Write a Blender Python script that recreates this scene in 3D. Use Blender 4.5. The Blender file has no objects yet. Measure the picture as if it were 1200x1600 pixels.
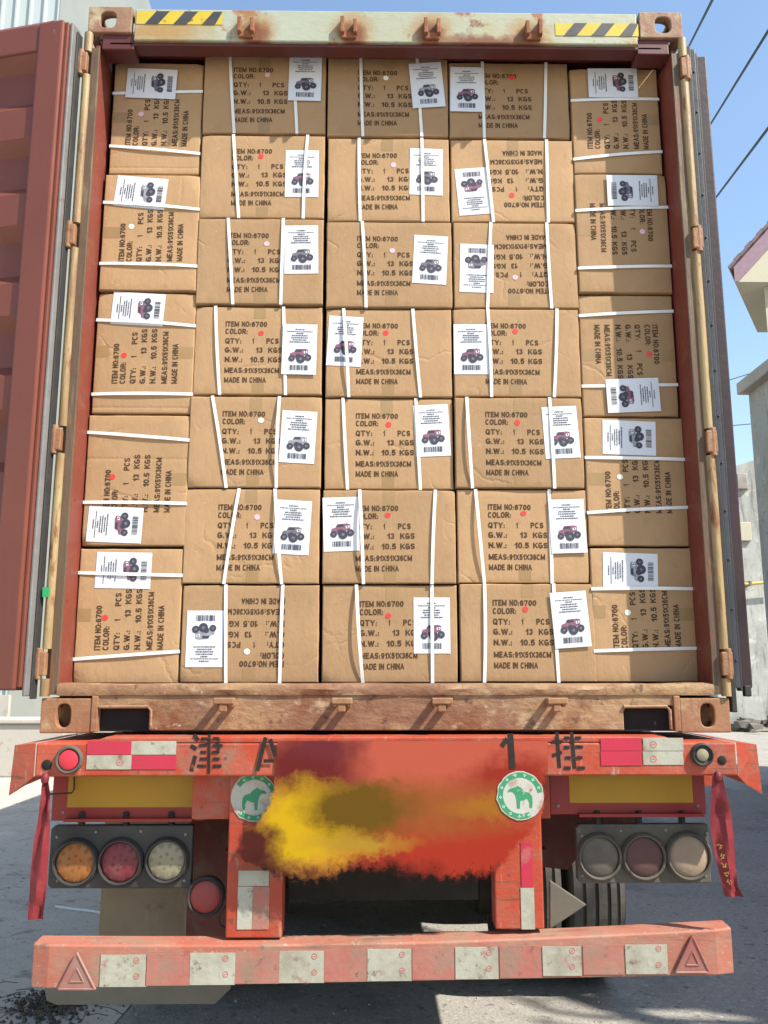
import bpy, bmesh, math, random
from mathutils import Vector, Matrix, noise
random.seed(7)
R = math.radians
scn = bpy.context.scene
C = scn.collection

# ------------------------------------------------------------------ camera
F, CX, CY, CZ, PITCH, YAW = 1372.73, -.0539, -3.1812, 1.6068, .1815, -.0135
cam_d = bpy.data.cameras.new('camera')
cam = bpy.data.objects.new('camera', cam_d); C.objects.link(cam)
cam_d.sensor_fit = 'VERTICAL'; cam_d.sensor_height = 24; cam_d.lens = F / 1600 * 24
cam_d.clip_start = .05; cam_d.clip_end = 3000
cam.location = (CX, CY, CZ); cam.rotation_euler = (math.pi / 2 + PITCH, 0, YAW)
scn.camera = cam
# ------------------------------------------------------------------ sky, sun, exposure
SUN = Vector((.77, -.46, 1.0)).normalized()
w = bpy.data.worlds.new('World'); scn.world = w; w.use_nodes = True
nt = w.node_tree
sky = nt.nodes.new('ShaderNodeTexSky'); sky.sky_type = 'NISHITA'; sky.sun_disc = False
sky.sun_elevation = math.asin(SUN.z); sky.sun_rotation = math.atan2(SUN.x, SUN.y)
sky.air_density = 1.45; sky.dust_density = .8; sky.ozone_density = 2.5
bg = nt.nodes['Background']; bg.inputs['Strength'].default_value = .13
nt.links.new(sky.outputs[0], bg.inputs['Color'])
sun_d = bpy.data.lights.new('sun', 'SUN'); sun_d.energy = 5.0; sun_d.angle = R(.6); sun_d.color = (1, .94, .84)
sun = bpy.data.objects.new('sun', sun_d); C.objects.link(sun)
sun.rotation_euler = SUN.to_track_quat('Z', 'Y').to_euler(); sun.location = (6, -4, 9)
vs = scn.view_settings
vs.view_transform = 'Standard'; vs.look = 'None'; vs.gamma = 1; vs.use_curve_mapping = False; vs.exposure = .9

# ------------------------------------------------------------------ helpers
def at(px, py, Y):
    """point at depth Y that the photograph shows at pixel px, py"""
    xr = (px - 600) / F; ur = (800 - py) / F
    ca, sa = math.cos(PITCH), math.sin(PITCH)
    y = ca - sa * ur; z = sa + ca * ur
    c, s = math.cos(YAW), math.sin(YAW)
    dx = c * xr - s * y; dy = s * xr + c * y
    t = (Y - CY) / dy
    return Vector((CX + dx * t, Y, CZ + z * t))

ORG = {}
def tag(o, label=None, cat=None, group=None, kind=None):
    if label: o['label'] = label
    if cat: o['category'] = cat
    if group: o['group'] = group
    if kind: o['kind'] = kind
    return o

def root(name, loc, label, cat, group=None):
    o = bpy.data.objects.new(name, None); C.objects.link(o)
    o.location = loc; o.empty_display_size = .1
    ORG[o.name] = Vector(loc)
    return tag(o, label, cat, group)

class MB:
    def __init__(s): s.v = []; s.f = []; s.m = []
    def add(s, vs, fs, mi=0):
        n = len(s.v); s.v += [Vector(p) for p in vs]
        s.f += [[i + n for i in f] for f in fs]; s.m += [mi] * len(fs)
        return s
    def box(s, x0, x1, y0, y1, z0, z1, mi=0):
        vs = [(x, y, z) for x in (x0, x1) for y in (y0, y1) for z in (z0, z1)]
        return s.add(vs, [(0, 1, 3, 2), (4, 6, 7, 5), (0, 4, 5, 1), (2, 3, 7, 6), (0, 2, 6, 4), (1, 5, 7, 3)], mi)
    def obox(s, o, u, v, n, su, sv, sn, mi=0):
        """box from corner o along unit vectors u, v, n"""
        o, u, v, n = map(Vector, (o, u, v, n))
        vs = [o + u * a + v * b + n * c for a in (0, su) for b in (0, sn) for c in (0, 0)][:0]
        vs = [o + u * a + n * b + v * c for a in (0, su) for b in (0, sn) for c in (0, sv)]
        return s.add(vs, [(0, 1, 3, 2), (4, 6, 7, 5), (0, 4, 5, 1), (2, 3, 7, 6), (0, 2, 6, 4), (1, 5, 7, 3)], mi)
    def prism(s, pts, y0, y1, mi=0):
        n = len(pts)
        vs = [(p[0], y0, p[1]) for p in pts] + [(p[0], y1, p[1]) for p in pts]
        fs = [list(range(n)), list(range(2 * n - 1, n - 1, -1))] + [(i, (i + 1) % n, n + (i + 1) % n, n + i) for i in range(n)]
        return s.add(vs, fs, mi)
    def tube(s, pts, rs, n=10, mi=0, caps=True):
        pts = [Vector(p) for p in pts]
        if not hasattr(rs, '__len__'): rs = [rs] * len(pts)
        rings = []
        for i, p in enumerate(pts):
            d = (pts[min(i + 1, len(pts) - 1)] - pts[max(i - 1, 0)]).normalized()
            a = d.orthogonal().normalized() if i == 0 else (pa - d * pa.dot(d)).normalized()
            pa = a; b = d.cross(a)
            rings.append([p + (a * math.cos(2 * math.pi * k / n) + b * math.sin(2 * math.pi * k / n)) * rs[i] for k in range(n)])
        vs = [q for r in rings for q in r]
        fs = [(i * n + k, i * n + (k + 1) % n, (i + 1) * n + (k + 1) % n, (i + 1) * n + k) for i in range(len(pts) - 1) for k in range(n)]
        if caps: fs += [list(range(n))[::-1], [(len(pts) - 1) * n + k for k in range(n)]]
        return s.add(vs, fs, mi)
    def lathe(s, c, axis, prof, n=28, mi=0):
        """profile of (along, radius) turned about axis through c"""
        c = Vector(c); ax = Vector(axis).normalized(); a = ax.orthogonal().normalized(); b = ax.cross(a)
        vs = [c + ax * h + (a * math.cos(2 * math.pi * k / n) + b * math.sin(2 * math.pi * k / n)) * r for h, r in prof for k in range(n)]
        fs = [(i * n + k, i * n + (k + 1) % n, (i + 1) * n + (k + 1) % n, (i + 1) * n + k) for i in range(len(prof) - 1) for k in range(n)]
        return s.add(vs, fs, mi)
    def holed(s, o, u, v, n, w_, h_, hw, hh, t, hc=(0, 0), mi=0, k=24):
        """plate centred at o with an oval hole, thickness t along -n"""
        o, u, v, n = map(Vector, (o, u, v, n))
        ang = sorted([2 * math.pi * i / k for i in range(k)] + [math.atan2(b * h_, a * w_) % (2 * math.pi) for a in (-1, 1) for b in (-1, 1)])
        outp, inn = [], []
        for a in ang:
            c_, s_ = math.cos(a), math.sin(a)
            q = min(w_ / 2 / max(abs(c_), 1e-6), h_ / 2 / max(abs(s_), 1e-6)); outp.append((c_ * q, s_ * q))
            e = 3.0
            q2 = 1 / ((abs(c_ / (hw / 2)) ** e + abs(s_ / (hh / 2)) ** e) ** (1 / e)); inn.append((hc[0] + c_ * q2, hc[1] + s_ * q2))
        N = len(ang); vs = []
        for d in (0, t):
            for ps in (outp, inn):
                vs += [o + u * p[0] + v * p[1] - n * d for p in ps]
        fs = []
        for i in range(N):
            j = (i + 1) % N
            fs += [(i, j, N + j, N + i), (2 * N + i, 3 * N + i, 3 * N + j, 2 * N + j), (N + i, N + j, 3 * N + j, 3 * N + i), (i, 2 * N + i, 2 * N + j, j)]
        return s.add(vs, fs, mi)
    def build(s, name, mats, parent=None, bevel=0, smooth=False, seg=2, fix=True):
        off = ORG[parent.name] if parent else Vector((0, 0, 0))
        me = bpy.data.meshes.new(name)
        me.from_pydata([tuple(p - off) for p in s.v], [], s.f)
        if not isinstance(mats, (list, tuple)): mats = [mats]
        for m in mats: me.materials.append(m)
        me.polygons.foreach_set('material_index', s.m)
        if bevel or fix:
            bm = bmesh.new(); bm.from_mesh(me)
            if fix: bmesh.ops.recalc_face_normals(bm, faces=bm.faces)
            if bevel:
                es = [e for e in bm.edges if len(e.link_faces) == 2 and e.calc_face_angle(0) > .5]
                bmesh.ops.bevel(bm, geom=es, offset=bevel, segments=seg, profile=.5, affect='EDGES', clamp_overlap=True)
            bm.to_mesh(me); bm.free()
        if smooth:
            me.polygons.foreach_set('use_smooth', [True] * len(me.polygons))
            try: me.set_sharp_from_angle(angle=R(40))
            except Exception: pass
        me.update()
        o = bpy.data.objects.new(name, me); C.objects.link(o)
        if parent: o.parent = parent
        ORG[o.name] = off
        return o

# ------------------------------------------------------------------ materials
MAT = {}
def pm(name, c1, c2=None, scale=6, rough=.6, bump=.0, bscale=60, metal=0, spec=.4, layers=(), stretch=(1, 1, 1), rand=0, detail=6, blobs=()):
    """procedural paint: two tones of noise, then layers (colour, scale, low, high, stretch, offset) laid over it"""
    m = bpy.data.materials.new(name); m.use_nodes = True
    t = m.node_tree; N = t.nodes; L = t.links
    b = N['Principled BSDF']; b.inputs['Roughness'].default_value = rough; b.inputs['Metallic'].default_value = metal
    b.inputs['Specular IOR Level'].default_value = spec
    tc = N.new('ShaderNodeTexCoord')
    def mapped(st, loc=0):
        mp = N.new('ShaderNodeMapping'); mp.inputs['Scale'].default_value = st; mp.inputs['Location'].default_value = (loc, loc * .7, loc * 1.3)
        L.new(tc.outputs['Object'], mp.inputs[0]); return mp.outputs[0]
    def nz(sc, st=(1, 1, 1), loc=0, det=detail, ro=.6):
        n = N.new('ShaderNodeTexNoise'); n.inputs['Scale'].default_value = sc; n.inputs['Detail'].default_value = det
        n.inputs['Roughness'].default_value = ro; L.new(mapped(st, loc), n.inputs['Vector']); return n.outputs['Fac']
    def ramp(src, lo, hi):
        r = N.new('ShaderNodeMapRange'); r.inputs['From Min'].default_value = lo; r.inputs['From Max'].default_value = hi; L.new(src, r.inputs['Value']); return r.outputs[0]
    def mix(fac, a, c):
        x = N.new('ShaderNodeMix'); x.data_type = 'RGBA'
        L.new(fac, x.inputs[0])
        for val, idx in ((a, 6), (c, 7)):
            if isinstance(val, tuple): x.inputs[idx].default_value = (*val, 1)
            else: L.new(val, x.inputs[idx])
        return x.outputs[2]
    c2 = c2 or tuple(x * .85 for x in c1)
    col = mix(ramp(nz(scale, stretch), .32, .68), tuple(c1), tuple(c2))
    for i, l in enumerate(layers):
        lc, ls, lo, hi = l[:4]; st = l[4] if len(l) > 4 else (1, 1, 1); loc = l[5] if len(l) > 5 else 3.1 * (i + 1)
        col = mix(ramp(nz(ls, st, loc, 8, .65), lo, hi), col, tuple(lc))
    for (bc, br, bcol, soft) in blobs:
        nv = N.new('ShaderNodeTexNoise'); nv.inputs['Scale'].default_value = 22; nv.inputs['Detail'].default_value = 8; L.new(tc.outputs['Object'], nv.inputs['Vector'])
        s0 = N.new('ShaderNodeVectorMath'); s0.operation = 'MULTIPLY_ADD'; s0.inputs[1].default_value = (.06, .06, .06); L.new(nv.outputs['Color'], s0.inputs[0]); L.new(tc.outputs['Object'], s0.inputs[2])
        s1 = N.new('ShaderNodeVectorMath'); s1.operation = 'SUBTRACT'; s1.inputs[1].default_value = (bc[0] + .03, bc[1] + .03, bc[2] + .03); L.new(s0.outputs[0], s1.inputs[0])
        s2 = N.new('ShaderNodeVectorMath'); s2.operation = 'DIVIDE'; s2.inputs[1].default_value = br; L.new(s1.outputs[0], s2.inputs[0])
        ln = N.new('ShaderNodeVectorMath'); ln.operation = 'LENGTH'; L.new(s2.outputs[0], ln.inputs[0])
        col = mix(ramp(ln.outputs['Value'], 1 + soft, 1 - soft), col, tuple(bcol))
    if rand:
        oi = N.new('ShaderNodeObjectInfo'); mr = N.new('ShaderNodeMapRange')
        mr.inputs['To Min'].default_value = 1 - rand; mr.inputs['To Max'].default_value = 1 + rand
        L.new(oi.outputs['Random'], mr.inputs['Value'])
        hs = N.new('ShaderNodeHueSaturation'); L.new(mr.outputs[0], hs.inputs['Value']); L.new(col, hs.inputs['Color']); col = hs.outputs[0]
    L.new(col, b.inputs['Base Color'])
    if bump:
        bp = N.new('ShaderNodeBump'); bp.inputs['Strength'].default_value = bump; bp.inputs['Distance'].default_value = .01
        L.new(nz(bscale, stretch), bp.inputs['Height']); L.new(bp.outputs[0], b.inputs['Normal'])
    rr = N.new('ShaderNodeMapRange'); rr.inputs['To Min'].default_value = max(.05, rough - .12); rr.inputs['To Max'].default_value = min(1, rough + .12)
    L.new(nz(scale * 3, stretch, 9.3), rr.inputs['Value']); L.new(rr.outputs[0], b.inputs['Roughness'])
    MAT[name] = m
    return m

RUST = (.16, .055, .022); RUST2 = (.27, .11, .045); DUST = (.42, .33, .24)
card = pm('cardboard', (.372, .232, .122), (.318, .196, .099), 3, .78, .2, 40, layers=[((.42, .27, .14), 4, .54, .8), ((.25, .15, .072), 2.2, .58, .82), ((.27, .165, .08), 14, .62, .78), ((.46, .31, .17), 30, .68, .74)], stretch=(1, 1, .6), rand=.10, spec=.25)
def crease(m_):
    t = m_.node_tree; N = t.nodes; L = t.links; b = N['Principled BSDF']
    tc = N.new('ShaderNodeTexCoord'); oi = N.new('ShaderNodeObjectInfo')
    nz = N.new('ShaderNodeTexNoise'); nz.inputs['Scale'].default_value = 6; nz.inputs['Detail'].default_value = 4
    ad = N.new('ShaderNodeVectorMath'); ad.operation = 'MULTIPLY_ADD'; ad.inputs[1].default_value = (.14, .14, .14)
    of = N.new('ShaderNodeVectorMath'); of.operation = 'MULTIPLY_ADD'; of.inputs[1].default_value = (31, 17, 23)
    L.new(oi.outputs['Random'], of.inputs[0]); L.new(tc.outputs['Object'], of.inputs[2]); L.new(of.outputs[0], nz.inputs['Vector'])
    L.new(nz.outputs['Color'], ad.inputs[0]); L.new(of.outputs[0], ad.inputs[2])
    vo = N.new('ShaderNodeTexVoronoi'); vo.feature = 'DISTANCE_TO_EDGE'; vo.inputs['Scale'].default_value = 4.5; L.new(ad.outputs[0], vo.inputs['Vector'])
    mr = N.new('ShaderNodeMapRange'); mr.inputs['From Max'].default_value = .035; L.new(vo.outputs['Distance'], mr.inputs['Value'])
    mk = N.new('ShaderNodeTexNoise'); mk.inputs['Scale'].default_value = 5; L.new(of.outputs[0], mk.inputs['Vector'])
    mm = N.new('ShaderNodeMapRange'); mm.inputs['From Min'].default_value = .5; mm.inputs['From Max'].default_value = .64; mm.inputs['To Max'].default_value = .24; L.new(mk.outputs['Fac'], mm.inputs['Value'])
    bp = N.new('ShaderNodeBump'); bp.inputs['Distance'].default_value = .006; L.new(mm.outputs[0], bp.inputs['Strength']); L.new(mr.outputs[0], bp.inputs['Height'])
    old = b.inputs['Normal'].links[0].from_socket; L.new(old, bp.inputs['Normal']); L.new(bp.outputs[0], b.inputs['Normal'])
crease(card)
card_in = pm('cardboard_side_shade', (.26, .16, .078), None, 4, .85)  # darker cardboard for the sides, shade of the gaps put into its colour
ink = pm('ink', (.048, .026, .014), (.09, .05, .026), 45, .8, spec=.2, layers=[((.16, .095, .05), 90, .62, .72)])
tape_m = pm('packing_tape', (.27, .165, .068), (.30, .19, .085), 10, .38, .1, 40, spec=.45)
paper = pm('label_paper', (.62, .63, .67), (.57, .58, .62), 5, .6, .05, 30, spec=.3)
pink_ink = pm('label_ink', (.045, .045, .065), None, 90, .7)
truck_pink = pm('truck_pink', (.26, .10, .155), (.14, .06, .10), 60, .6)
truck_white = pm('truck_white', (.32, .32, .35), (.16, .16, .19), 60, .6)
truck_grey = pm('truck_grey', (.10, .095, .125), (.18, .15, .19), 60, .6)
strap_m = pm('strap_plastic', (.72, .71, .68), (.66, .65, .62), 20, .38, .05, 200, spec=.5)
dot_red = pm('dot_red', (.75, .045, .04), None, 30, .5)
dot_pink = pm('dot_pink', (.72, .42, .48), None, 30, .5)
dot_white = pm('dot_white', (.84, .80, .68), None, 30, .5)
KEEP = [(-.537, 4.19), (-.139, 4.19), (.181, 4.19), (.579, 4.17)]
cream = pm('header_paint', (.33, .36, .285), (.31, .31, .21), 3, .55, .2, 40,
           layers=[((.31, .26, .115), 4, .54, .70), (RUST2, 7, .60, .66), (RUST, 9, .62, .70), ((.1, .04, .02), 16, .66, .72)], stretch=(.6, 1, 1),
           blobs=[((x, 0, z - 1.40), (.075, .3, .07), (.30, .17, .06), .5) for x, z in KEEP] + [((x, 0, z - 1.42), (.05, .3, .055), RUST, .4) for x, z in KEEP] + [((-.93, 0, 2.78), (.16, .3, .05), (.32, .2, .08), .5), ((.4, 0, 2.75), (.2, .3, .025), RUST, .5)])
sillp = pm('sill_paint', (.165, .075, .042), (.22, .115, .06), 4, .6, .5, 45,
           layers=[((.32, .20, .10), 4, .48, .66, (.5, 1, 1.2)), (RUST, 6, .52, .66), ((.36, .26, .155), 13, .58, .68, (.6, 1, 1)), ((.05, .022, .013), 16, .58, .69), ((.38, .32, .24), 30, .65, .71)], stretch=(.6, 1, 1))
castp = pm('casting_paint', (.28, .145, .07), (.22, .10, .05), 9, .65, .3, 50, layers=[((.36, .25, .135), 12, .54, .72), (RUST, 9, .6, .72)])
castt = pm('casting_rust', (.20, .085, .06), (.28, .19, .105), 12, .7, .3, 50, layers=[((.38, .31, .19), 9, .5, .66), (RUST, 14, .58, .7)])
postp = pm('post_paint', (.085, .05, .03), (.12, .075, .04), 6, .6, .3, 50, layers=[((.22, .165, .085), 7, .58, .74, (2, 2, .3)), (RUST, 11, .56, .68, (2, 2, .4)), ((.045, .026, .018), 3, .54, .8)], stretch=(2, 2, .25))
barp = pm('hinge_bar_paint', (.30, .195, .085), (.34, .255, .125), 6, .5, .3, 60, layers=[((.2, .115, .05), 5, .46, .66, (2, 2, .3)), (RUST, 12, .55, .66, (2, 2, .5)), ((.06, .03, .018), 24, .64, .7, (2, 2, .5))], stretch=(2, 2, .3))
maroon = pm('container_red', (.075, .018, .016), (.095, .023, .02), 4, .5, .08, 40, layers=[((.06, .02, .018), 6, .58, .75)])
jamb_m = pm('jamb_red', (.185, .04, .026), (.155, .033, .022), 4, .55, .2, 40, layers=[(RUST, 16, .56, .66, (1, 1, .5)), ((.24, .10, .065), 5, .56, .8), ((.05, .02, .012), 22, .64, .70)])
doorp = pm('door_red', (.165, .048, .03), (.14, .04, .025), 2, .42, .06, 40, layers=[((.205, .074, .05), 3, .54, .85, (2, 2, .15)), ((.13, .045, .034), 5, .60, .9, (2, 2, .2)), ((.25, .16, .115), 24, .68, .75)], spec=.4)  # pale vertical streaks are soft sun dapples put into the paint
steel = pm('dull_steel', (.21, .205, .20), (.15, .145, .14), 8, .5, .1, 50, metal=.2, layers=[(RUST, 14, .66, .75)])
rubber = pm('rubber', (.022, .021, .022), (.04, .037, .034), 8, .6, .1, 60)
rubber_d = pm('dusty_rubber', (.045, .042, .038), (.09, .08, .068), 5, .8, .2, 40)
redp = pm('trailer_red', (.38, .05, .019), (.31, .038, .015), 4, .55, .2, 60, layers=[((.36, .095, .055), 5, .46, .72), ((.22, .125, .082), 7, .53, .74), ((.10, .045, .03), 30, .60, .70), ((.14, .055, .035), 22, .58, .70, (.15, 1, 2.5)), ((.30, .22, .16), 45, .61, .69, (1, 1, .2))], stretch=(.6, 1, 1))
redb = pm('bumper_red', (.34, .085, .05), (.33, .115, .075), 3, .65, .2, 60, layers=[((.32, .18, .125), 4, .42, .70), ((.22, .17, .12), 6, .50, .74), ((.16, .09, .062), 30, .60, .70), ((.17, .095, .065), 20, .58, .72, (.15, 1, 2.5)), ((.33, .27, .2), 50, .60, .68)], stretch=(.5, 1, 1))
redd = pm('board_red', (.26, .02, .016), (.22, .018, .016), 5, .45, .05, 50, layers=[((.15, .03, .024), 6, .58, .8)])
chassis = pm('chassis', (.13, .03, .022), (.08, .028, .022), 4, .7, .2, 40, layers=[((.12, .085, .065), 6, .52, .7)])
chas_dark = pm('chassis_dark', (.02, .015, .012), (.035, .025, .02), 5, .8, .2, 40)
yel = pm('marking_yellow', (.40, .22, .01), (.35, .19, .01), 4, .5, .04, 40, layers=[((.26, .17, .05), 7, .56, .8)])
hz_y = pm('hazard_yellow', (.52, .39, .025), (.46, .33, .025), 9, .5, layers=[(RUST2, 16, .60, .68), ((.42, .34, .15), 8, .54, .68), ((.12, .08, .03), 30, .62, .68)])
hz_k = pm('hazard_black', (.035, .035, .04), (.06, .06, .06), 9, .5, layers=[((.3, .24, .12), 16, .66, .72)])
refl_w = pm('reflective_white', (.37, .36, .29), (.32, .31, .245), 6, .5, .15, 60, layers=[((.24, .215, .155), 8, .46, .70), ((.15, .12, .085), 24, .58, .68), ((.3, .16, .13), 16, .62, .70)])
refl_r = pm('reflective_red', (.42, .02, .048), (.36, .022, .045), 6, .38, .06, 60, layers=[((.36, .15, .13), 12, .58, .75)])
refl_p = pm('reflective_faded', (.34, .082, .065), (.34, .12, .09), 4, .55, .15, 60, layers=[((.30, .18, .13), 5, .40, .70), ((.21, .155, .11), 10, .50, .70), ((.14, .085, .06), 34, .60, .70)])
tape_mark = pm('tape_mark', (.45, .12, .1), None, 20, .6)
green = pm('sticker_green', (.02, .20, .085), (.035, .24, .11), 12, .5, layers=[((.35, .33, .28), 26, .62, .70)])
stickw = pm('sticker_white', (.44, .43, .37), (.38, .36, .31), 10, .55, layers=[((.30, .2, .15), 14, .54, .68), ((.24, .1, .07), 22, .62, .70)])
stickg = pm('sticker_lettering', (.45, .68, .50), None, 20, .6)
lampk = pm('lamp_housing', (.022, .021, .021), (.045, .042, .038), 7, .6, .12, 60)
lampd = pm('lamp_housing_dusty', (.062, .055, .044), (.10, .088, .068), 6, .8, .2, 60, layers=[((.16, .14, .105), 12, .58, .74), ((.035, .032, .028), 5, .58, .75)])
amber = pm('lens_amber', (.30, .105, .018), (.25, .10, .03), 14, .45, .1, 90, layers=[((.25, .165, .09), 10, .5, .78)])
lred = pm('lens_red', (.16, .016, .028), (.13, .022, .028), 14, .45, .1, 90, layers=[((.17, .08, .065), 9, .5, .8)])
lredb = pm('lens_bright_red', (.62, .03, .05), (.5, .03, .045), 14, .3, .05, 90)
lwhite = pm('lens_clear', (.25, .22, .14), (.2, .18, .115), 14, .4, .1, 90)
ldust = pm('lens_dusty', (.11, .095, .075), (.085, .075, .06), 6, .85, .15, 60, layers=[((.16, .13, .1), 9, .5, .7)])
ldustl = pm('lens_caked', (.30, .22, .155), (.24, .18, .125), 6, .85, .2, 60, layers=[((.17, .13, .095), 14, .6, .72)])
ldustr = pm('lens_dusty_red', (.11, .045, .042), (.085, .045, .04), 6, .8, .15, 60)
led_a = pm('led_cell_amber', (.22, .07, .014), None, 20, .5); led_r = pm('led_cell_red', (.11, .012, .02), None, 20, .5); led_w = pm('led_cell_clear', (.16, .14, .09), None, 20, .5)
tri_red = pm('reflector_red', (.28, .085, .07), (.25, .105, .085), 10, .5, .06, 60, layers=[((.26, .18, .14), 8, .46, .75)])
tri_grey = pm('reflector_dusty', (.12, .105, .08), (.095, .085, .065), 6, .8, .1, 60)
mudm = pm('mudguard_steel', (.15, .115, .08), (.19, .15, .10), 5, .75, .2, 40, layers=[((.26, .21, .145), 6, .55, .75, (2, 1, .4)), ((.10, .05, .03), 8, .62, .74)])
flapm = pm('mud_flap', (.16, .145, .12), (.12, .11, .09), 5, .8, .15, 40)
ribbon = pm('ribbon_red', (.18, .013, .018), (.14, .011, .015), 14, .6, .3, 30)
gold = pm('ribbon_gold', (.30, .17, .02), None, 20, .5)
stencil = pm('stencil_black', (.018, .017, .016), (.035, .028, .024), 40, .8, spec=.1, layers=[((.22, .05, .03), 34, .62, .67)])
greenp = pm('green_tag', (.02, .3, .1), None, 20, .5)
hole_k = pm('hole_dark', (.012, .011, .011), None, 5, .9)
plaster = pm('plaster', (.42, .425, .385), (.35, .355, .325), .5, .85, .5, 6, layers=[((.26, .26, .235), 1.2, .46, .66, (1, 1, .35)), ((.50, .495, .44), 3, .55, .68), ((.16, .155, .14), 3, .55, .68, (2, 2, .3)), ((.2, .185, .15), 9, .58, .70)])
creamw = pm('cream_wall', (.46, .42, .31), (.41, .38, .29), .5, .85, .15, 12, layers=[((.3, .27, .2), .8, .58, .75, (1, 1, .4))])
purple = pm('eave_tile', (.17, .05, .08), (.13, .038, .062), 5, .5)
rooft = pm('roof_tile', (.09, .07, .08), (.14, .08, .09), 6, .7)
ribbed = pm('ribbed_sheet', (.42, .47, .46), (.37, .43, .42), .6, .4, 0, 10, layers=[((.48, .5, .47), 1, .55, .8, (1, 1, .2))])
ribbed_edge = pm('grey_cladding', (.24, .26, .24), None, .6, .7)
conc = pm('concrete', (.46, .43, .37), (.38, .36, .32), .8, .85, .3, 14, layers=[((.27, .255, .225), 1.3, .54, .72), ((.2, .19, .17), 3, .62, .74)])
wire_m = pm('cable_black', (.012, .012, .016), None, 5, .6)
wire_g = pm('cable_grey', (.16, .17, .2), None, 5, .6)
pipe_y = pm('pipe_yellow', (.55, .38, .06), (.5, .36, .1), 3, .5)
glass = pm('window_glass', (.03, .04, .05), None, 2, .1, spec=.8)
bark = pm('bark', (.10, .075, .055), (.07, .05, .035), 8, .9, .4, 30)
leafm = pm('leaf', (.06, .11, .03), (.09, .13, .04), 3, .6)
junkm = pm('rubble', (.1, .09, .08), (.2, .18, .15), 4, .9, .2, 20)
asph = pm('asphalt', (.32, .298, .262), (.255, .238, .213), 1.2, .9, .8, 60, layers=[((.43, .395, .34), 30, .55, .66), ((.37, .34, .295), .5, .55, .75), ((.17, .16, .146), 1.1, .56, .70), ((.12, .114, .106), 18, .58, .66), ((.09, .087, .083), 60, .585, .66)])
pale = pm('pale_concrete', (.50, .44, .37), (.43, .38, .32), .7, .9, .6, 40, layers=[((.36, .31, .265), 1.4, .50, .68, (1, 2.2, 1)), ((.55, .485, .405), 3, .58, .7), ((.26, .228, .195), 6, .57, .70), ((.19, .168, .15), 22, .585, .66), ((.66, .59, .48), 45, .60, .70)])

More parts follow.
